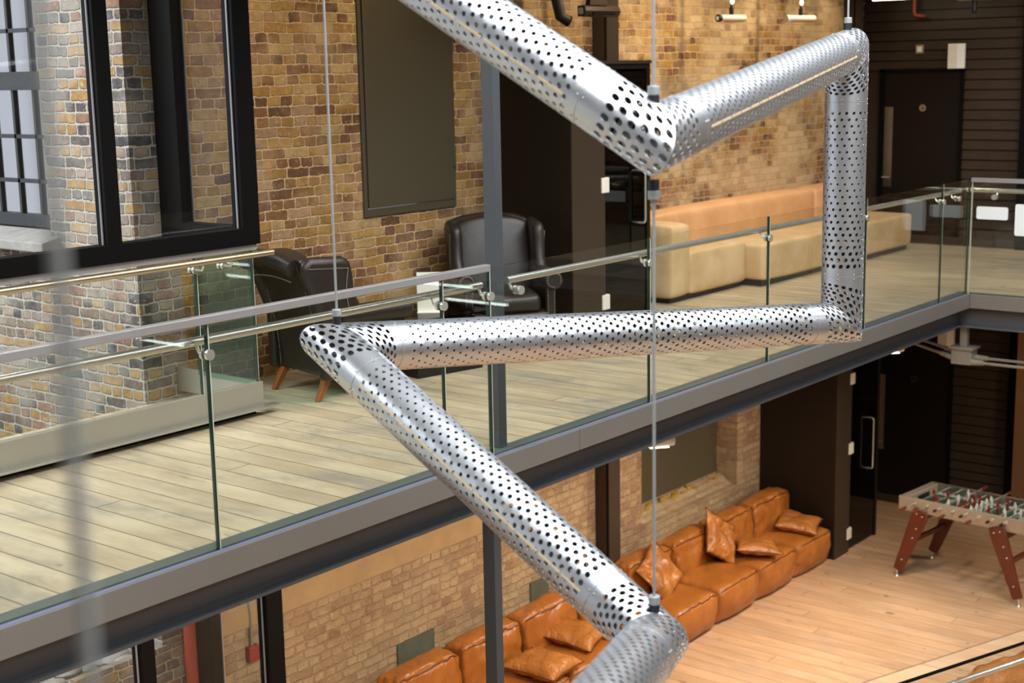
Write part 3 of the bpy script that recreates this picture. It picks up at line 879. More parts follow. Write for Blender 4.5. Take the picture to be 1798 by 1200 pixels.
screen('glazed_screen', 'black framed glazed screen below the walkway at the lower left', 0.0, 3.15, (1.6, 3.35, 5.10), .027)

# ------------------------------------------------------------------ hanging tube sculpture
J1 = Vector((4.064, 2.636, 5.317))
J2 = Vector((7.100, 3.407, 5.614))
J3 = Vector((7.100, 3.407, 4.178))
J4 = Vector((4.336, 4.438, 4.377))
J5 = Vector((4.064, 2.636, 3.552))
J0 = J1 + Vector((-.03, .579, .338)).normalized() * 2.3
J6 = J5 + Vector((-.475, -.193, .082)).normalized() * 2.2
sculpt = thing('tube_sculpture', 'zigzag sculpture of perforated silver tubes hanging in front of the walkway', 'sculpture', tuple(J1))
RT = 0.11
EYE = Vector((0, 0, 5.545))

def perf_tube(A, B, prevd, nextd, prof, phase, shear, seam_sign):
    L = (B - A).length
    d = (B - A) / L
    tocam = (EYE - (A + B) / 2)
    u = (tocam - d * tocam.dot(d)).normalized()
    w = d.cross(u)
    NC = 18
    cw = 2 * PI * RT / NC
    NR = max(4, round(L / (cw * .866)))
    rh = L / NR
    E = 0.26
    def place(s, th, r):
        if s < E and prevd is not None:
            c = cut_a(th)
            s = c + s / E * (E - c)
        if s > L - E and nextd is not None:
            c = cut_b(th)
            q = (s - (L - E)) / E
            s = (L - E) + q * (E + c)
        p = A + d * s + (u * math.cos(th) + w * math.sin(th)) * r
        return p - J1
    # mitre at A: axes leaving A are d and prevd; plane normal = d - prevd
    def cut_a(th):
        n = d - prevd
        rad = (u * math.cos(th) + w * math.sin(th)) * RT
        return -n.dot(rad) / n.dot(d)
    def cut_b(th):
        n = d + nextd
        rad = (u * math.cos(th) + w * math.sin(th)) * RT
        return -n.dot(rad) / n.dot(d)
    def surf(r, flip):
        vs, fs, key = [], [], {}
        Q = NC * 4
        holes = []
        def ov(i2, q):
            q %= Q
            k = (i2, q)
            if k not in key:
                s = i2 * rh / 2
                th = q / Q * 2 * PI + shear * s / RT + phase
                key[k] = len(vs)
                vs.append(place(s, th, r))
            return key[k]
        for i in range(NR):
            for j in range(NC):
                q0 = j * 4 + (2 if i % 2 else 0)
                out = [ov(2 * i, q0 + k) for k in range(5)] + [ov(2 * i + 1, q0 + 4)] + [ov(2 * i + 2, q0 + k) for k in (4, 3, 2, 1, 0)] + [ov(2 * i + 1, q0)]
                sc = (i + .5) * rh
                hr = prof(sc, L, j, i)
                if hr <= 0:
                    fs.append(tuple(out) if not flip else tuple(reversed(out)))
                    continue
                base = len(vs)
                thc = (q0 + 2) / Q * 2 * PI + shear * sc / RT + phase
                ring = []
                # ring points matched to the 12 outline points by angle
                for k in range(12):
                    oq = [(-2, -1), (-1, -1), (0, -1), (1, -1), (2, -1), (2, 0), (2, 1), (1, 1), (0, 1), (-1, 1), (-2, 1), (-2, 0)][k]
                    a = math.atan2(oq[1] * rh / 2, oq[0] * cw / 4)
                    ss = sc + hr * math.sin(a)
                    tt = thc + hr * math.cos(a) / RT + shear * (ss - sc) / RT
                    vs.append(place(ss, tt, r))
                    ring.append(base + k)
                for k in range(12):
                    q = (out[k], out[(k + 1) % 12], ring[(k + 1) % 12], ring[k])
                    fs.append(q if not flip else tuple(reversed(q)))
                holes.append(ring)
        return vs, fs, holes
    vo, fo, ho = surf(RT, False)
    vi, fi, hi = surf(RT - .003, True)
    me = bpy.data.meshes.new('perforated_tube')
    n0 = len(vo)
    vs = [tuple(q) for q in vo] + [tuple(q) for q in vi]
    fs = list(fo) + [tuple(k + n0 for k in f) for f in fi]
    nshell = len(fs)
    for ra, rb_ in zip(ho, hi):
        b0 = len(vs)
        vs += [vs[k] for k in ra] + [vs[k + n0] for k in rb_]
        for k in range(12):
            fs.append((b0 + k, b0 + (k + 1) % 12, b0 + 12 + (k + 1) % 12, b0 + 12 + k))
    me.from_pydata(vs, [], fs)
    me.materials.append(M['alu'])
    me.materials.append(M['aluin'])
    me.shade_smooth()
    mi = [0] * len(fo) + [1] * len(fi) + [0] * (len(fs) - nshell)
    me.polygons.foreach_set('material_index', mi)
    o = bpy.data.objects.new('perforated_tube', me)
    COL.objects.link(o)
    o.parent = sculpt
    # seam strip along the tube and elbow rings
    if seam_sign:
        sv = -(Vector((0, 0, 1)) - d * d.z)
        sv.normalize()
        ang = math.radians(seam_sign)
        dirv = (u * math.cos(ang) + (sv - u * sv.dot(u)).normalized() * math.sin(ang)).normalized()
        tang = d.cross(dirv)
        sb = MB()
        s0, s1 = .30, L - .30
        step = .13
        s = s0
        while s < s1 - .02:
            e = min(s + step - .012, s1)
            c0 = A + d * s + dirv * (RT + .0012) - J1
            c1 = A + d * e + dirv * (RT + .0012) - J1
            h = tang * .0045
            k = dirv * -.004
            sb.add([c0 - h, c0 + h, c1 + h, c1 - h, c0 - h + k, c0 + h + k, c1 + h + k, c1 - h + k],
                   [(0, 1, 2, 3), (4, 7, 6, 5), (0, 4, 5, 1), (1, 5, 6, 2), (2, 6, 7, 3), (3, 7, 4, 0)])
            s += step
        sb.build('seam', 'seam', o)
    for s in (E, L - E):
        rg = MB()
        pts = []
        for k in range(32):
            a = 2 * PI * k / 32
            pts.append(A + d * s + (u * math.cos(a) + w * math.sin(a)) * (RT + .0002) - J1)
        rg.path(pts, .0012, 4, True)
        rg.build('joint_ring', 'cable', o)
    rvb = MB()
    for s in (E - .012, E + .012, L - E - .012, L - E + .012):
        for k in range(8):
            a = 2 * PI * k / 8 + .2
            c = A + d * s + (u * math.cos(a) + w * math.sin(a)) * RT - J1
            rvb.sphere(c, .004, 6)
    rvb.build('rivet', 'steel', o, smooth=60)
    return o

def profile(stops):
    # hole radius along the plain run; elbows keep large holes, with a blank band beside them
    def f(s, L, j, i):
        E = .26
        if s < E - .06 or s > L - E + .06:
            return .0122
        if s < E + .045 or s > L - E - .045:
            return 0
        q = (s - E) / (L - 2 * E)
        for (a, ra), (b, rb_) in zip(stops[:-1], stops[1:]):
            if q <= b:
                return ra + (rb_ - ra) * (q - a) / (b - a)
        return stops[-1][1]
    return f
for A, B, P, N, st, ph, sh, sm in (
        (J0, J1, None, J2, [(0, .0085), (1, .0100)], 0.1, .12, 27),
        (J1, J2, J0, J3, [(0, .0100), (.6, .0088), (1, .0105)], 0.5, .15, 24),
        (J2, J3, J1, J4, [(0, .0088), (.15, .0068), (.45, .0056), (1, .0118)], 0.2, .16, 0),
        (J3, J4, J2, J5, [(0, .0112), (.2, .0075), (.45, .0112), (.75, .0058), (1, .0062)], 0.9, -.15, 0),
        (J4, J5, J3, J6, [(0, .0085), (.2, .0062), (.5, .0085), (1, .0118)], 0.3, .12, 27),
        (J5, J6, J4, None, [(0, .0100), (1, .0090)], 0.7, .15, 0)):
    perf_tube(A, B, (P - A).normalized() if P is not None else None, (N - B).normalized() if N is not None else None, profile(st), ph, sh, sm)

def ferrule(P, up=1):
    q = P - J1
    a = q + Vector((0, 0, up * (RT - .004)))
    MB().cyl(a, a + Vector((0, 0, up * .036)), .019, n=18).build('collar', 'rubber', sculpt, smooth=40)
    b = a + Vector((0, 0, up * .036))
    MB().cyl(b, b + Vector((0, 0, up * .030)), .021, .020, 18).build('ferrule', 'cable', sculpt, smooth=40, bevel=.002)
    return b
def susp(p0, p1):
    MB().cyl(p0, p1, .0056, n=10).build('suspension_cable', 'cable', sculpt, smooth=40)
for P in (J1, J2, J4):
    b = ferrule(P)
    susp(b, Vector((b.x, b.y, 9.4 - J1.z)))
b = ferrule(J5)
c = ferrule(J1 + Vector((0, 0, -.03)), -1)
susp(b, c)
tag(MB().cyl((.518, .772, 4.6), (.518, .772, 9.4), .0052, n=10).build('suspension_cable', 'cable', None, smooth=40),
    'blurred vertical steel cable close to the viewer at the left', 'cable')

# ------------------------------------------------------------------ lower sofa: modules and cushions
def sofa_module(label, x, seed, back=True):
    t = thing('sofa_module', label, 'sofa', (x, 6.97, 0), 0, 'cognac leather sofa modules along the lower wall')
    def seamline(pts, name, par, tree):
        # piping laid on the leather: dense samples pulled to the surface
        pts = [Vector(p) for p in pts]
        out = []
        for a, b in zip(pts[:-1], pts[1:]):
            for k in range(8):
                q = a.lerp(b, k / 8)
                co, nn, ix, ds = tree.find_nearest(q)
                out.append(co + nn * .004)
        MB().path(out, .0062, 6).build(name, 'pipe_dark', par, smooth=60)
    def tree_of(b):
        return BVHTree.FromPolygons([Vector(q) for q in b.v], b.f)
    w = .815
    def taper(b):
        # soft block: narrower at the foot, pinched where the side seams meet
        out = []
        for x_, y_, z_ in b.v:
            q = max(0.0, min(1.0, (.30 - z_) / .30))
            e = min(1.0, abs(x_) / (w / 2)) ** 6
            y_ = y_ + (.055 * q * q + .035 * e) * (1 if y_ < .3 else 0)
            z_ = z_ - .028 * e * (1 if z_ > .2 else 0)
            out.append((x_ * (1 - .012 * q), y_, z_))
        b.v = out
        return b
    sb_ = taper(puff(w, .81, .40, .06, 18, (-.004, .025, .035), .011, 5.0, seed, T(0, .405, .205)))
    tr = tree_of(sb_)
    st = sb_.build('seat', 'cognac', t, smooth=60, sub=1)
    hw = w / 2 - .02
    seamline([(-hw, .03, .37), (-hw * .8, .0, .40), (0, -.01, .41), (hw * .8, .0, .40), (hw, .03, .37)], 'piping', st, tr)
    seamline([(hw, .03, .37), (hw + .02, .25, .395), (hw + .02, .50, .395)], 'piping', st, tr)
    MB().box(-w / 2 + .06, .16, 0, w / 2 - .06, .76, .03).build('plinth', 'black', t)
    bb_ = puff(w * .985, .27, .46, .055, 18, (-.004, .045, .03), .018, 5.0, seed + 5, T(0, .68, .53, math.radians(-5)))
    tr = tree_of(bb_)
    bk = bb_.build('backrest', 'cognac', t, smooth=60, sub=1)
    seamline([(-hw, .56, .75), (-hw * .6, .545, .77), (0, .54, .775), (hw * .6, .545, .77), (hw, .56, .75)], 'piping', bk, tr)
    seamline([(hw, .56, .75), (hw + .02, .68, .775), (hw + .02, .79, .77)], 'piping', bk, tr)
    seamline([(hw, .56, .75), (hw + .02, .545, .60), (hw + .02, .54, .44)], 'piping', bk, tr)
    return t
names = ['end sofa module touching the lower dark portal, flat cushion in its corner', 'second sofa module from the lower portal, creased cushion leaning on it',
         'third sofa module from the lower portal', 'fourth sofa module from the lower portal, propped cushion on it',
         'fifth sofa module from the lower portal, half hidden by the silver tube', 'sixth sofa module from the lower portal, just right of the slim grey post',
         'seventh sofa module from the lower portal, just left of the slim grey post', 'eighth sofa module from the lower portal, at the bottom edge']
for i, nm in enumerate(names):
    sofa_module('cognac leather ' + nm, 14.067 - .8305 * i, i * 3.1)

def cushion(label, x, y, z, rx, ry, rz, seed, s=.50, h=.17, amp=.014):
    o = pillow(s, s * .95, h, 18, amp, seed).build('cushion', 'cognac2', None, smooth=60, sub=1)
    o.location = (x, y, z)
    o.rotation_euler = (math.radians(rx), math.radians(ry), math.radians(rz))
    tag(o, label, 'cushion', 'loose leather cushions on the lower sofa')
    pts = []
    for a, b in ((-1, -1), (0, -1), (1, -1), (1, 0), (1, 1), (0, 1), (-1, 1), (-1, 0)):
        k = 1 if a and b else .90
        pts.append((a * s / 2 * k, b * s * .95 / 2 * k, 0))
    MB().path(pts, .004, 6, True).build('piping', 'pipe_dark', o, smooth=60)
cushion('flat cognac leather cushion in the sofa corner by the dark portal', 14.12, 7.24, .505, 8, -3, 20, 1.0, .52, .15)
cushion('flat cognac leather cushion lying beside the creased upright cushion', 13.12, 7.22, .505, 6, 4, 38, 4.0, .52, .16)
cushion('creased cognac leather cushion standing on its corner against the sofa back', 12.72, 7.42, .66, 62, 34, -12, 7.0, .54, .15, .034)
cushion('creased cognac leather cushion propped in front of the hanging cable', 11.55, 7.42, .63, 55, -20, 14, 11.0, .54, .15, .034)
cushion('cognac leather cushion lying behind the lowest silver tube', 10.03, 7.36, .505, 10, 0, 15, 15.0, .54, .16)
cushion('cognac leather cushion lying on the seat just right of the slim grey post', 9.30, 7.18, .505, 3, 3, 8, 19.0, .56, .17)

# tan leather pouffe beyond the lower rail
pf = thing('pouffe', 'crumpled tan brown leather pouffe at the bottom right corner behind the steel rail', 'pouffe', (12.1, 3.60, 0), -.35)
puff(1.9, 1.0, .44, .14, 22, (.02, .02, .03), .05, 5.0, 3.3, T(0, 0, .22)).build('body', 'cognac2', pf, smooth=60, sub=1)
MB().path([(-.85, -.45, .37), (0, -.49, .41), (.85, -.45, .37)], .008, 6).build('piping', 'pipe_dark', pf, smooth=60)

# oblique border and lower balustrade
ob_a, ob_b = Vector((11.0, 5.52, 0)), Vector((16.0, 3.76, 0))
dirn = (ob_b - ob_a).normalized()
nrm = Vector((dirn.y, -dirn.x, 0))
def strip(off0, off1, z):
    p = [ob_a + nrm * off0, ob_b + nrm * off0, ob_b + nrm * off1, ob_a + nrm * off1]
    return MB().add([(q.x, q.y, z0) for z0 in (-.01, z) for q in p], [(3, 2, 1, 0), (4, 5, 6, 7), (0, 1, 5, 4), (1, 2, 6, 5), (2, 3, 7, 6), (3, 0, 4, 7)])
struct('trim_10', strip(0.04, .25, .003), 'plank', 'oblique border plank across the lower board floor', 'floor border')
struct('trim_11', strip(.03, .04, .0034), 'jamb', 'dark gap along the oblique border plank', 'gap')
ra, rb2 = Vector((7.6, 4.62, 0)), Vector((13.4, 2.545, 0))
rd = (rb2 - ra).normalized()
rn = Vector((rd.y, -rd.x, 0))
lt = thing('glass_balustrade', 'glass balustrade with steel rail crossing the bottom right corner', 'balustrade', tuple(ra))
Lr = (rb2 - ra).length
for k in range(3):
    a, b2 = rd * (Lr / 3 * k + .006), rd * (Lr / 3 * (k + 1) - .006)
    MB().bar(a + Vector((0, 0, .57)), b2 + Vector((0, 0, .57)), .016, 1.10).build('glass_panel', 'glass', lt)
MB().bar(Vector((0, 0, 1.125)), rd * Lr + Vector((0, 0, 1.125)), .024, .014).build('cap_rail', 'blackmetal', lt)
MB().bar(Vector((0, 0, .03)), rd * Lr + Vector((0, 0, .03)), .06, .06).build('shoe', 'blackmetal', lt)
MB().cyl(rn * .07 + Vector((0, 0, 1.03)), rn * .07 + rd * Lr + Vector((0, 0, 1.03)), .0215, n=18).build('handrail', 'polish', lt, smooth=40)
for k in range(4):
    q = rd * (.3 + Lr / 3.3 * k)
    MB().cyl(q + Vector((0, 0, .99)), q + rn * .07 + Vector((0, 0, 1.0)), .009, n=8).build('bracket', 'polish', lt, smooth=40)

# ------------------------------------------------------------------ football table
ft = thing('football_table', 'champagne and red brown football table with red and white players', 'football table', (14.765, 5.465, 0), -0.10)
LW, WW, Z0, Z1 = 1.44, .74, .755, .905       # along local y, along local x
b = MB()
for sx in (-1, 1):
    b.box(sx * WW / 2 - (.03 if sx > 0 else 0), -LW / 2, Z0, sx * WW / 2 + (0 if sx > 0 else .03), LW / 2, Z1)
for sy in (-1, 1):
    b.box(-WW / 2 + .03, sy * LW / 2 - (.10 if sy > 0 else 0), Z0, WW / 2 - .03, sy * LW / 2 + (0 if sy > 0 else .10), Z1)
b.build('body', 'champ', ft, bevel=.012, seg=3)
fl = MB().box(-WW / 2 + .03, -LW / 2 + .10, Z0 + .01, WW / 2 - .03, LW / 2 - .10, Z0 + .03).build('pitch', 'pitch', ft)
ml = MB()
zz = Z0 + .031
for y in (-LW / 2 + .35, 0, LW / 2 - .35):
    ml.box(-WW / 2 + .04, y - .004, zz, WW / 2 - .04, y + .004, zz + .001)
for sx in (-1, 1):
    ml.box(sx * .20 - .004, LW / 2 - .35, zz, sx * .20 + .004, LW / 2 - .10, zz + .001)
    ml.box(sx * (WW / 2 - .045) - .012, -LW / 2 + .10, zz, sx * (WW / 2 - .045) + .012, LW / 2 - .10, zz + .02)
ml.path([(.09 * math.cos(a * PI / 12), .09 * math.sin(a * PI / 12), zz) for a in range(24)], .003, 4, True)
ml.build('pitch_lines', 'white', fl)
for sy in (-1, 1):
    MB().box(-.12, sy * (LW / 2 - .105) - .004, Z0 + .03, .12, sy * (LW / 2 - .105) + .004, Z1 - .04).build('goal', 'black', ft)
for sx in (-1, 1):
    MB().box(sx * (WW / 2 - .034) - .003, -LW / 2 + .10, Z0 + .03, sx * (WW / 2 - .034) + .003, LW / 2 - .10, Z1 - .004).build('inner_wall', 'steel', ft)
for sx in (-1, 1):
    for sy in (-1, 1):
        top = Vector((sx * (WW / 2 + .022), sy * (LW / 2 - .30), .80))
        bot = Vector((sx * (WW / 2 + .03), sy * (LW / 2 - .03), .07))
        d_ = (bot - top).normalized()
        side = Vector((0, d_.z, -d_.y)) * -1
        pts = []
        for q, wd in ((top, .085), (top + d_ * .1, .095), (bot, .055)):
            pts.append((q, wd))
        poly = []
        for q, wd in pts:
            poly.append((q.y - side.y * wd, q.z - side.z * wd))
        for q, wd in reversed(pts):
            poly.append((q.y + side.y * wd, q.z + side.z * wd))
        lg = MB().prism(poly, sx * (WW / 2 + .003), sx * (WW / 2 + .04), 'x').build('leg', 'mahogany', ft, bevel=.014, seg=3)
        sc_ = MB()
        for q, o_ in ((.06, -.03), (.06, .04), (.22, -.02), (.34, -.02), (.64, 0)):
            p = top + d_ * q + side * o_
            sc_.sphere((sx * (WW / 2 + .041), p.y, p.z), .011, 8, (.4, 1, 1))
        sc_.build('bolt', 'polish', lg, smooth=60)
        foot = MB().cyl((bot.x - sx * .008, bot.y + sy * .01, 0), (bot.x - sx * .008, bot.y + sy * .01, .018), .03, .022, 16)
        foot.cyl((bot.x - sx * .008, bot.y + sy * .01, .016), (bot.x - sx * .008, bot.y + sy * .008, .09), .011, n=10)
        foot.build('foot', 'polish', lg, smooth=40)
for sy in (-1, 1):
    MB().bar((-WW / 2 - .02, sy * (LW / 2 - .17), .42), (WW / 2 + .02, sy * (LW / 2 - .17), .42), .03, .055).build('stretcher', 'mahogany', ft, bevel=.004)
    MB().bar((-WW / 2 - .02, sy * (LW / 2 - .24), .70), (WW / 2 + .02, sy * (LW / 2 - .24), .70), .05, .09).build('crossbar', 'mahogany', ft, bevel=.004)
def player(par, x, y, z, mat, tilt):
    p = MB()
    c, s_ = math.cos(tilt), math.sin(tilt)
    p.sphere((x, y - s_ * .052, z + c * .052), .0115, 8)
    p.add([(x + a * .017, y + b_ * .011 - s_ * q, z + c * q) for q, k in ((.038, 1), (-.012, .75)) for a, b_ in ((-k, -1), (k, -1), (k, 1), (-k, 1))],
          [(0, 1, 2, 3), (7, 6, 5, 4), (0, 4, 5, 1), (1, 5, 6, 2), (2, 6, 7, 3), (3, 7, 4, 0)])
    p.add([(x + a * .011, y + b_ * .010 - s_ * q, z + c * q) for q in (-.012, -.070) for a, b_ in ((-1, -1), (1, -1), (1, 1), (-1, 1))],
          [(0, 1, 2, 3), (7, 6, 5, 4), (0, 4, 5, 1), (1, 5, 6, 2), (2, 6, 7, 3), (3, 7, 4, 0)])
    p.bar((x - .021, y, z + .018), (x + .021, y, z + .018), .010, .016)
    p.build('player', mat, par, smooth=40)
# rods from the far goal towards the near one
rods = [(1, 'red'), (2, 'red'), (3, 'white'), (5, 'red'), (5, 'white'), (3, 'red'), (2, 'white'), (1, 'white')]
for k, (n_, cm) in enumerate(rods):
    y = LW / 2 - .20 - k * (LW - .40) / 7
    z = Z1 - .045
    mine = cm == 'red'
    sh = [.05, -.04, .03, .0, -.03, .05, .02, -.05][k]
    x0 = -WW / 2 - (.20 if mine else .10)
    x1 = WW / 2 + (.10 if mine else .20)
    r_ = MB().cyl((x0, y, z), (x1, y, z), .008, n=10)
    for sx in (-1, 1):
        r_.cyl((sx * (WW / 2 + .0), y, z), (sx * (WW / 2 + .014), y, z), .022, n=14)
    rod = r_.build('rod', 'polish', ft, smooth=40)
    MB().cyl((x0 - .0 if mine else x0 - .0, y, z), (x0 - (.12 if mine else .045), y, z), .017, .014, 12).build('handle', 'mahogany' if mine else 'black', rod, smooth=40, bevel=.003)
    MB().cyl((x1, y, z), (x1 + (.045 if mine else .12), y, z), .014, .017, 12).build('handle', 'black' if mine else 'mahogany', rod, smooth=40, bevel=.003)
    for i in range(n_):
        x = (i - (n_ - 1) / 2) * ((.46 / max(1, n_ - 1)) if n_ > 2 else .24) + sh
        player(rod, x, y, z, 'grill' if False else cm, random.uniform(-.12, .12))

# ------------------------------------------------------------------ mezzanine: bench, armchairs, table
bn = thing('leather_bench', 'long tan leather bench against the upper brick wall', 'bench', (11.36, 6.97, ZM))
def bpart(name, x0, y0, z0, x1, y1, z1, mat, r=.035, seed=0.0):
    return puff(x1 - x0, y1 - y0, z1 - z0, r, 8, (.004, .006, .012), .006, 3.0, seed, T((x0 + x1) / 2, (y0 + y1) / 2, (z0 + z1) / 2)).build(name, mat, bn, smooth=60, sub=1)
bpart('arm', 0, .19, .05, .33, .955, .745, 'tan', .04, 1)
bpart('seat', .335, .20, .05, 1.42, .70, .47, 'tan', .035, 2)
bpart('seat', 1.42, .0, .05, 3.62, .70, .44, 'tan', .04, 3)
bpart('seat', 3.63, .0, .05, 5.04, .70, .44, 'tan', .04, 4)
bpart('backrest', .335, .62, .40, 3.75, .955, .80, 'tan_warm_lit', .06, 5)
bpart('backrest', 3.76, .62, .40, 5.04, .955, .80, 'tan_warm_lit', .06, 6)
MB().box(.05, .26, 0, 1.40, .93, .06).box(1.46, .06, 0, 5.0, .93, .06).build('plinth', 'black', bn)

def armchair(label, x, y, rz):
    t = thing('wingback_armchair', label, 'armchair', (x, y, ZM), rz, 'dark leather wingback armchairs on the walkway')
    puff(.66, .66, .20, .05, 8, (0, .01, 0), .003, 4, 1, T(0, -.02, .24)).build('seat_base', 'chairleather', t, smooth=60, sub=1)
    puff(.50, .60, .15, .05, 8, (0, .015, .03), .005, 4, 2, T(0, -.06, .40)).build('seat_cushion', 'chairleather', t, smooth=60, sub=1)
    # back: leaning, arched top with a roll
    def backshape(dy0, dy1, wid, z0, z1, arch):
        n, m_ = 12, 14
        vs = []
        for side in (dy0, dy1):
            for i in range(m_ + 1):
                q = i / m_
                for j in range(n + 1):
                    u = j / n * 2 - 1
                    ztop = z1 - arch * u * u
                    z = z0 + (ztop - z0) * q
                    y = .26 + .20 * q * q + side * (1 - .25 * abs(u) ** 3) + (.02 * math.sin(PI * q) if side < 0 else 0)
                    if side == dy1:
                        y += .05 * q ** 8
                    vs.append((u * wid / 2, y, z))
        N = (n + 1) * (m_ + 1)
        fs = []
        for i in range(m_):
            for j in range(n):
                a = i * (n + 1) + j
                fs.append((a, a + 1, a + n + 2, a + n + 1))
                fs.append((N + a, N + a + n + 1, N + a + n + 2, N + a + 1))
        for j in range(n):
            fs.append((j, N + j, N + j + 1, j + 1))
            a = m_ * (n + 1) + j
            fs.append((a, a + 1, N + a + 1, N + a))
        for i in range(m_):
            a = i * (n + 1)
            fs.append((a, a + n + 1, N + a + n + 1, N + a))
            a += n
            fs.append((a, N + a, N + a + n + 1, a + n + 1))
        return MB().add(vs, fs)
    bk = backshape(-.10, .06, .60, .16, 1.03, .06).build('backrest', 'chairleather', t, smooth=70, bevel=.03, seg=3)
    MB().path([(-.30, .53, .93), (-.2, .545, .965), (0, .55, .985), (.2, .545, .965), (.30, .53, .93)], .062, 14).build('top_roll', 'chairleather', bk, smooth=60)
    sd = MB()
    for k in range(40):
        q = k / 39
        sd.sphere((-.25 + .5 * q, .525, .855 - .02 * (2 * q - 1) ** 2), .0055, 6)
    sd.build('stud_trim', 'stud', bk, smooth=60)
    for sx in (-1, 1):
        sd = MB()
        for k in range(46):
            q = k / 45
            z = .18 + .66 * q
            qq = (z - .16) / .87
            sd.sphere((sx * .255, .322 + .20 * qq * qq, z), .0055, 6)
        sd.build('stud_trim', 'stud', bk, smooth=60)
    for sx in (-1, 1):
        # wing: side profile in the y-z plane
        poly = [(.34, .50), (-.04, .52), (.03, .62), (.09, .72), (.10, .86), (.12, .955), (.18, .985), (.46, 1.0), (.52, .92), (.44, .75), (.38, .6)]
        wv = MB().prism(poly, sx * .29, sx * .385, 'x')
        wv = wv.build('wing', 'chairleather', t, smooth=50, bevel=.045, seg=4)
        ws = MB()
        for k in range(34):
            q = k / 33
            ws.sphere((sx * .388, .155 + .02 * math.sin(q * PI), .60 + .30 * q), .005, 6)
        for k in range(26):
            ws.sphere((sx * .388, .16 + .30 * k / 25, .905 + .02 * k / 25), .005, 6)
        ws.build('stud_trim', 'stud', wv, smooth=60)
        am = MB().prism([(.36, .15), (-.33, .15), (-.33, .56), (.36, .58)], sx * .285, sx * .365, 'x').build('arm', 'chairleather', t, smooth=50, bevel=.02, seg=3)
        MB().cyl((sx * .345, -.36, .575), (sx * .345, .22, .575), .075, .07, 20).build('arm_roll', 'chairleather', am, smooth=50, bevel=.02, seg=3)
        st = MB()
        for k in range(20):
            a = PI * (1.5 - 1.6 * k / 19)
            st.sphere((sx * (.345 + .055 * math.cos(a)), -.362, .575 + .055 * math.sin(a)), .0055, 6)
        for k in range(20):
            st.sphere((sx * .30, -.334, .18 + .017 * k), .0055, 6)
            st.sphere((sx * .35, -.334, .18 + .017 * k), .0055, 6)
        st.build('stud_trim', 'stud', am, smooth=60)
    for sx in (-1, 1):
        for sy, sp in ((-.28, -.02), (.28, .09)):
            lg = MB().add([(sx * .27 + a * k + (sx * .01 if q == 0 else 0), sy + b_ * k + (sp if q == 0 else 0), q) for q, k in ((0, .018), (.16, .03)) for a, b_ in ((-1, -1), (1, -1), (1, 1), (-1, 1))],
                          [(3, 2, 1, 0), (4, 5, 6, 7), (0, 1, 5, 4), (1, 2, 6, 5), (2, 3, 7, 6), (3, 0, 4, 7)])
            lg.build('leg', 'oak', t, bevel=.004)
    return t
ac = armchair('dark brown leather wingback armchair seen from behind next to the left balustrade', 7.06, 7.22, math.radians(-11 + 90))
dup(ac, (8.88, 7.20, ZM), math.radians(-40), 'dark brown leather wingback armchair facing us behind the slim grey post')

tb = thing('coffee_table', 'low black coffee table with glass top between the two wingback armchairs', 'coffee table', (7.92, 7.14, ZM), math.radians(-12))
MB().box(-.30, -.27, .0, .30, .27, .10).build('base', 'black', tb, bevel=.005)
MB().box(-.26, -.23, .10, .26, .23, .40).build('pedestal', 'blackmatt', tb, bevel=.005)
MB().box(-.36, -.32, .428, .36, .32, .440).build('top', 'door_glass', tb)
for sx in (-1, 1):
    for sy in (-1, 1):
        MB().cyl((sx * .22, sy * .19, .40), (sx * .22, sy * .19, .428), .02, n=12).build('spacer', 'steel', tb)
cs = thing('card_stand', 'pale upright card holder standing on the low coffee table', 'card holder', (7.86, 7.06, ZM + .440), math.radians(-52))
MB().box(-.095, -.004, 0, .095, .004, .30).build('card', 'white', cs)
MB().box(-.095, -.04, 0, .095, .04, .006).build('foot', 'white', cs)

# ------------------------------------------------------------------ lamps and small fittings
def wall_lamp(label, x, y, z, L, r, rz, mat, cap):
    t = thing('track_spotlight', label, 'spotlight', (x, y, z), rz, None)
    MB().cyl((-L / 2, 0, 0), (L / 2, 0, 0), r, n=20).sphere((L / 2, 0, 0), r, 16, (.6, 1, 1)).build('body', mat, t, smooth=50)
    e = MB().cyl((-L / 2 - .012, 0, 0), (-L / 2 + .03, 0, 0), r * 1.08, n=8).build('end_cap', cap, t, bevel=.003)
    MB().box(-L / 2 - .0135, -r * .5, -r * .5, -L / 2 - .0125, r * .5, r * .5).build('label_plate', 'white', e)
    MB().cyl((0, 0, r), (0, 0, r + .07), .022, n=12).cyl((0, 0, r + .06), (0, 0, 6.95 - z), .012, n=10).build('stem', 'black', t, smooth=40)
    MB().sphere((0, -.012, r + .13), .022, 12, (1, 1, 1.5)).build('lamp_glint', 'glint', t, smooth=60)  # glowing bead added as a highlight
    MB().box(-L * .32, -r * .55, -r * 1.02, L * .4, r * .55, -r * .9).build('louvre', 'redpipe', t)
    return t
wall_lamp('short steel tube spotlight with black end, left one on the upper brick wall', 12.85, 7.42, 6.02, .36, .035, math.radians(-14), 'chrome', 'black')
wall_lamp('short steel tube spotlight, right one on the upper brick wall', 14.32, 7.42, 6.04, .36, .035, math.radians(-24), 'chrome', 'white')
bl = thing('tube_floodlight', 'dark brown tube floodlight above the upper portal', 'floodlight', (10.60, 7.42, 6.045), math.radians(-12))
MB().cyl((-.22, 0, 0), (.18, 0, 0), .05, n=8).sphere((.18, 0, 0), .05, 12, (.7, 1, 1)).build('body', 'jamb', bl, bevel=.006)
MB().box(-.235, -.045, -.045, -.22, .045, .045).build('end_cap', 'black', bl, bevel=.003)
MB().box(-.238, -.028, -.028, -.235, .028, .028).build('label_plate', 'white', bl)
MB().box(-.14, -.056, -.03, .12, -.045, -.008).build('lens', 'black', bl)
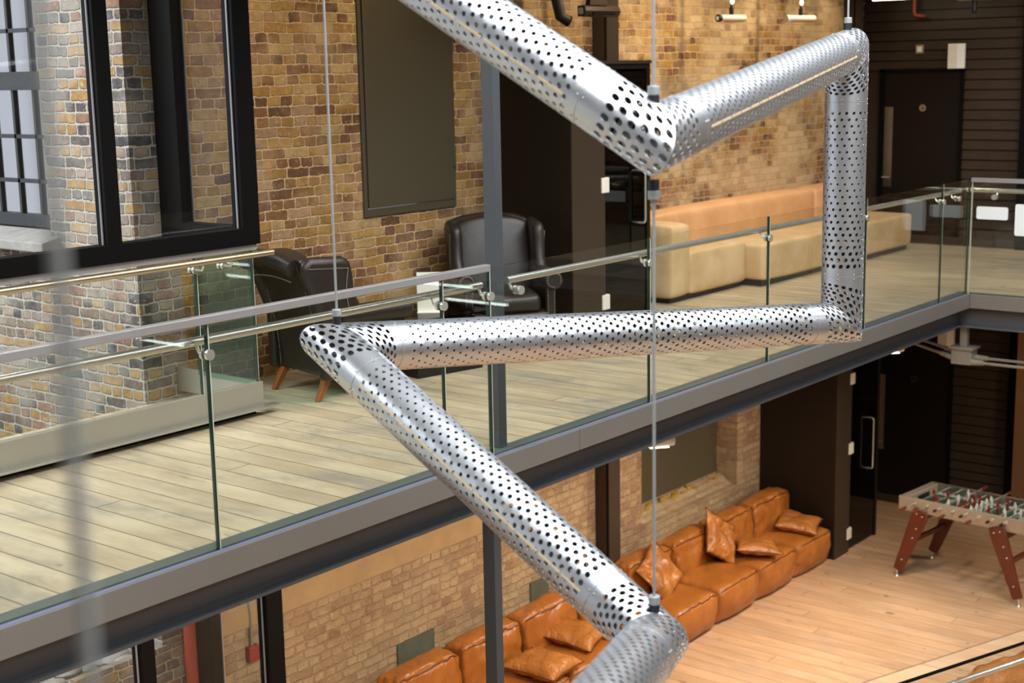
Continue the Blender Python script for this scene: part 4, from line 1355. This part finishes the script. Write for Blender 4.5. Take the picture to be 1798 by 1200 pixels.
MB().prism([(-.16, .05), (.06, .05), (.03, .14), (-.13, .14)], -.03, .03, 'y').cyl((-.05, 0, .13), (-.05, 0, .9), .012, n=8).build('bracket', 'jamb', bl)
hb = MB().path([(-.30, .3, .5), (-.30, .25, .2), (-.27, .2, -.06), (-.2, .16, -.1)], .05, 10)
o = hb.build('hanging_strap', 'jamb', None, smooth=50)
o.location = (10.55, 7.42, 6.06)
tag(o, 'dull brown strap hanging on the upper brick wall beside the floodlight', 'strap')

def soffit(label, x, y, z, rz):
    t = thing('soffit_spotlight', label, 'spotlight', (x, y, z), rz)
    MB().cyl((.05, 0, .04), (.05, 0, ZM - .2 - z), .012, n=8).cyl((.05, 0, .03), (.05, 0, .10), .028, n=12).build('stem', 'black', t, smooth=40)
    MB().cyl((-.105, 0, 0), (.085, 0, .004), .05, n=24).build('body', 'white', t, smooth=40, bevel=.004)
    MB().cyl((-.106, 0, 0), (-.109, 0, 0), .042, n=20).box(-.10, -.026, -.0545, .045, .026, -.0495).build('lens', 'lamp_face', t)
    return t
soffit('lit white soffit spotlight under the walkway in front of the lower olive panel', 8.81, 5.64, 2.83, math.radians(-40))
soffit('lit white soffit spotlight under the walkway near the far lower door', 12.87, 5.62, 2.875, math.radians(-40))

fs_ = thing('strip_light', 'bright strip light at the top edge near the far end wall', 'strip light', (16.45, 7.05, 6.30))
MB().box(-.05, -.55, .02, .05, .55, .09).build('housing', 'white', fs_)
MB().cyl((0, -.53, 0), (0, .53, 0), .018, n=12).build('tube', 'warm_tube', fs_, smooth=40)
MB().cyl((0, 0, .09), (0, 0, .65), .01, n=8).build('rod', 'greypaint', fs_)
for i, (x, y, a) in enumerate(((8.98, -1.55, 0), (12.65, -.35, 0), (13.5, -1.6, 0))):
    f = thing('strip_light', 'fluorescent strip light of the hall, seen as a bright streak mirrored in balustrade glass', 'strip light', (x, y, 2.93), 0, 'strip lights hanging in the hall')
    MB().box(-.05, -.47, .02, .05, .47, .09).build('housing', 'white', f)
    MB().cyl((0, -.45, 0), (0, .45, 0), .02, n=12).build('tube', 'tube_lamp', f, smooth=40)
    for yy in (-.4, .4):
        MB().cyl((0, yy, .09), (0, yy, 9.42 - 2.93), .003, n=6).build('wire', 'cable', f)

def lbox(label, z):
    t = thing('emergency_light', label, 'light box', (16.985, 6.735, z))
    MB().prism([(-.10, 0), (-.10, .03), (-.03, .085), (.085, .085), (.10, .03), (.10, 0)], -.145, .145, 'z').build('housing', 'white', t, bevel=.004)
    return t
for lab_, z_ in (('cream wall box at the upper right corner of the upper black door', 5.62), ('cream wall box half hidden by the walkway beam near the lower black door', 2.26)):
    t = lbox(lab_, z_)
    t.rotation_euler = (0, 0, PI / 2)
sw = thing('wall_switch', 'small square white switch on the weatherboards above the upper door', 'switch', (16.985, 7.205, 5.71))
MB().box(-.012, -.05, -.05, .01, .05, .05).build('plate', 'brass', sw, bevel=.004)
MB().box(-.018, -.03, -.03, -.01, .03, .03).build('rocker', 'paper', sw, bevel=.003)
rp = MB().path([(16.9, 7.255, 6.95), (16.9, 7.255, 6.16), (16.9, 7.24, 6.115), (16.9, 7.2, 6.105), (16.9, 7.12, 6.10)], .022, 10)
tag(rp.build('sprinkler_pipe', 'redpipe', None, smooth=40), 'short red pipe elbow under the bright strip at the top right', 'pipe')
tn = thing('tie_node', 'grey painted tie rod node hanging at the inner corner of the walkway beams', 'tie rod node', (13.56, 5.20, 2.65))
MB().box(-.035, -.035, .17, .035, .035, .392).build('post', 'greypaint', tn, bevel=.003)
MB().box(-.085, -.10, .0, .085, .10, .15).build('block', 'greypaint', tn, bevel=.006)
MB().box(-.10, -.12, .15, .10, .12, .17).build('top_plate', 'greypaint', tn)
def rod(a, b):
    a, b = Vector(a), Vector(b)
    d_ = (b - a).normalized()
    MB().cyl(a, a + d_ * .16, .034, .022, 14).cyl(a + d_ * .16, b, .014, n=12).build('tie_rod', 'greypaint', tn, smooth=40)
rod((-.05, .06, .05), (-.05, 1.35, .365))
rod((.05, .06, .09), (.05, 1.35, .39))
rod((-.05, -.06, .03), (-.05, -2.2, .03))
rod((.05, -.06, .06), (.05, -2.2, .06))
tn2 = thing('tie_node', 'pale grey tie rod node cut by the top edge above the cross balcony', 'tie rod node', (15.6, 6.02, 6.22))
MB().box(-.085, -.16, -.02, .085, .16, .12).build('block', 'greypaint', tn2, bevel=.006)
MB().cyl((0, .0, -.02), (0, 0, -.13), .03, n=12).sphere((0, 0, -.13), .03, 10).build('pin', 'black', tn2, smooth=50)
MB().cyl((0, -.14, .03), (0, -2.4, .08), .02, n=10).cyl((0, .14, .04), (0, 1.2, .35), .016, n=10).build('tie_rod', 'greypaint', tn2, smooth=40)
MB().cyl((0, 0, .12), (0, 0, .715), .03, n=12).build('post', 'greypaint', tn2, smooth=40)
# plug cover plate between posts on the sofa wall
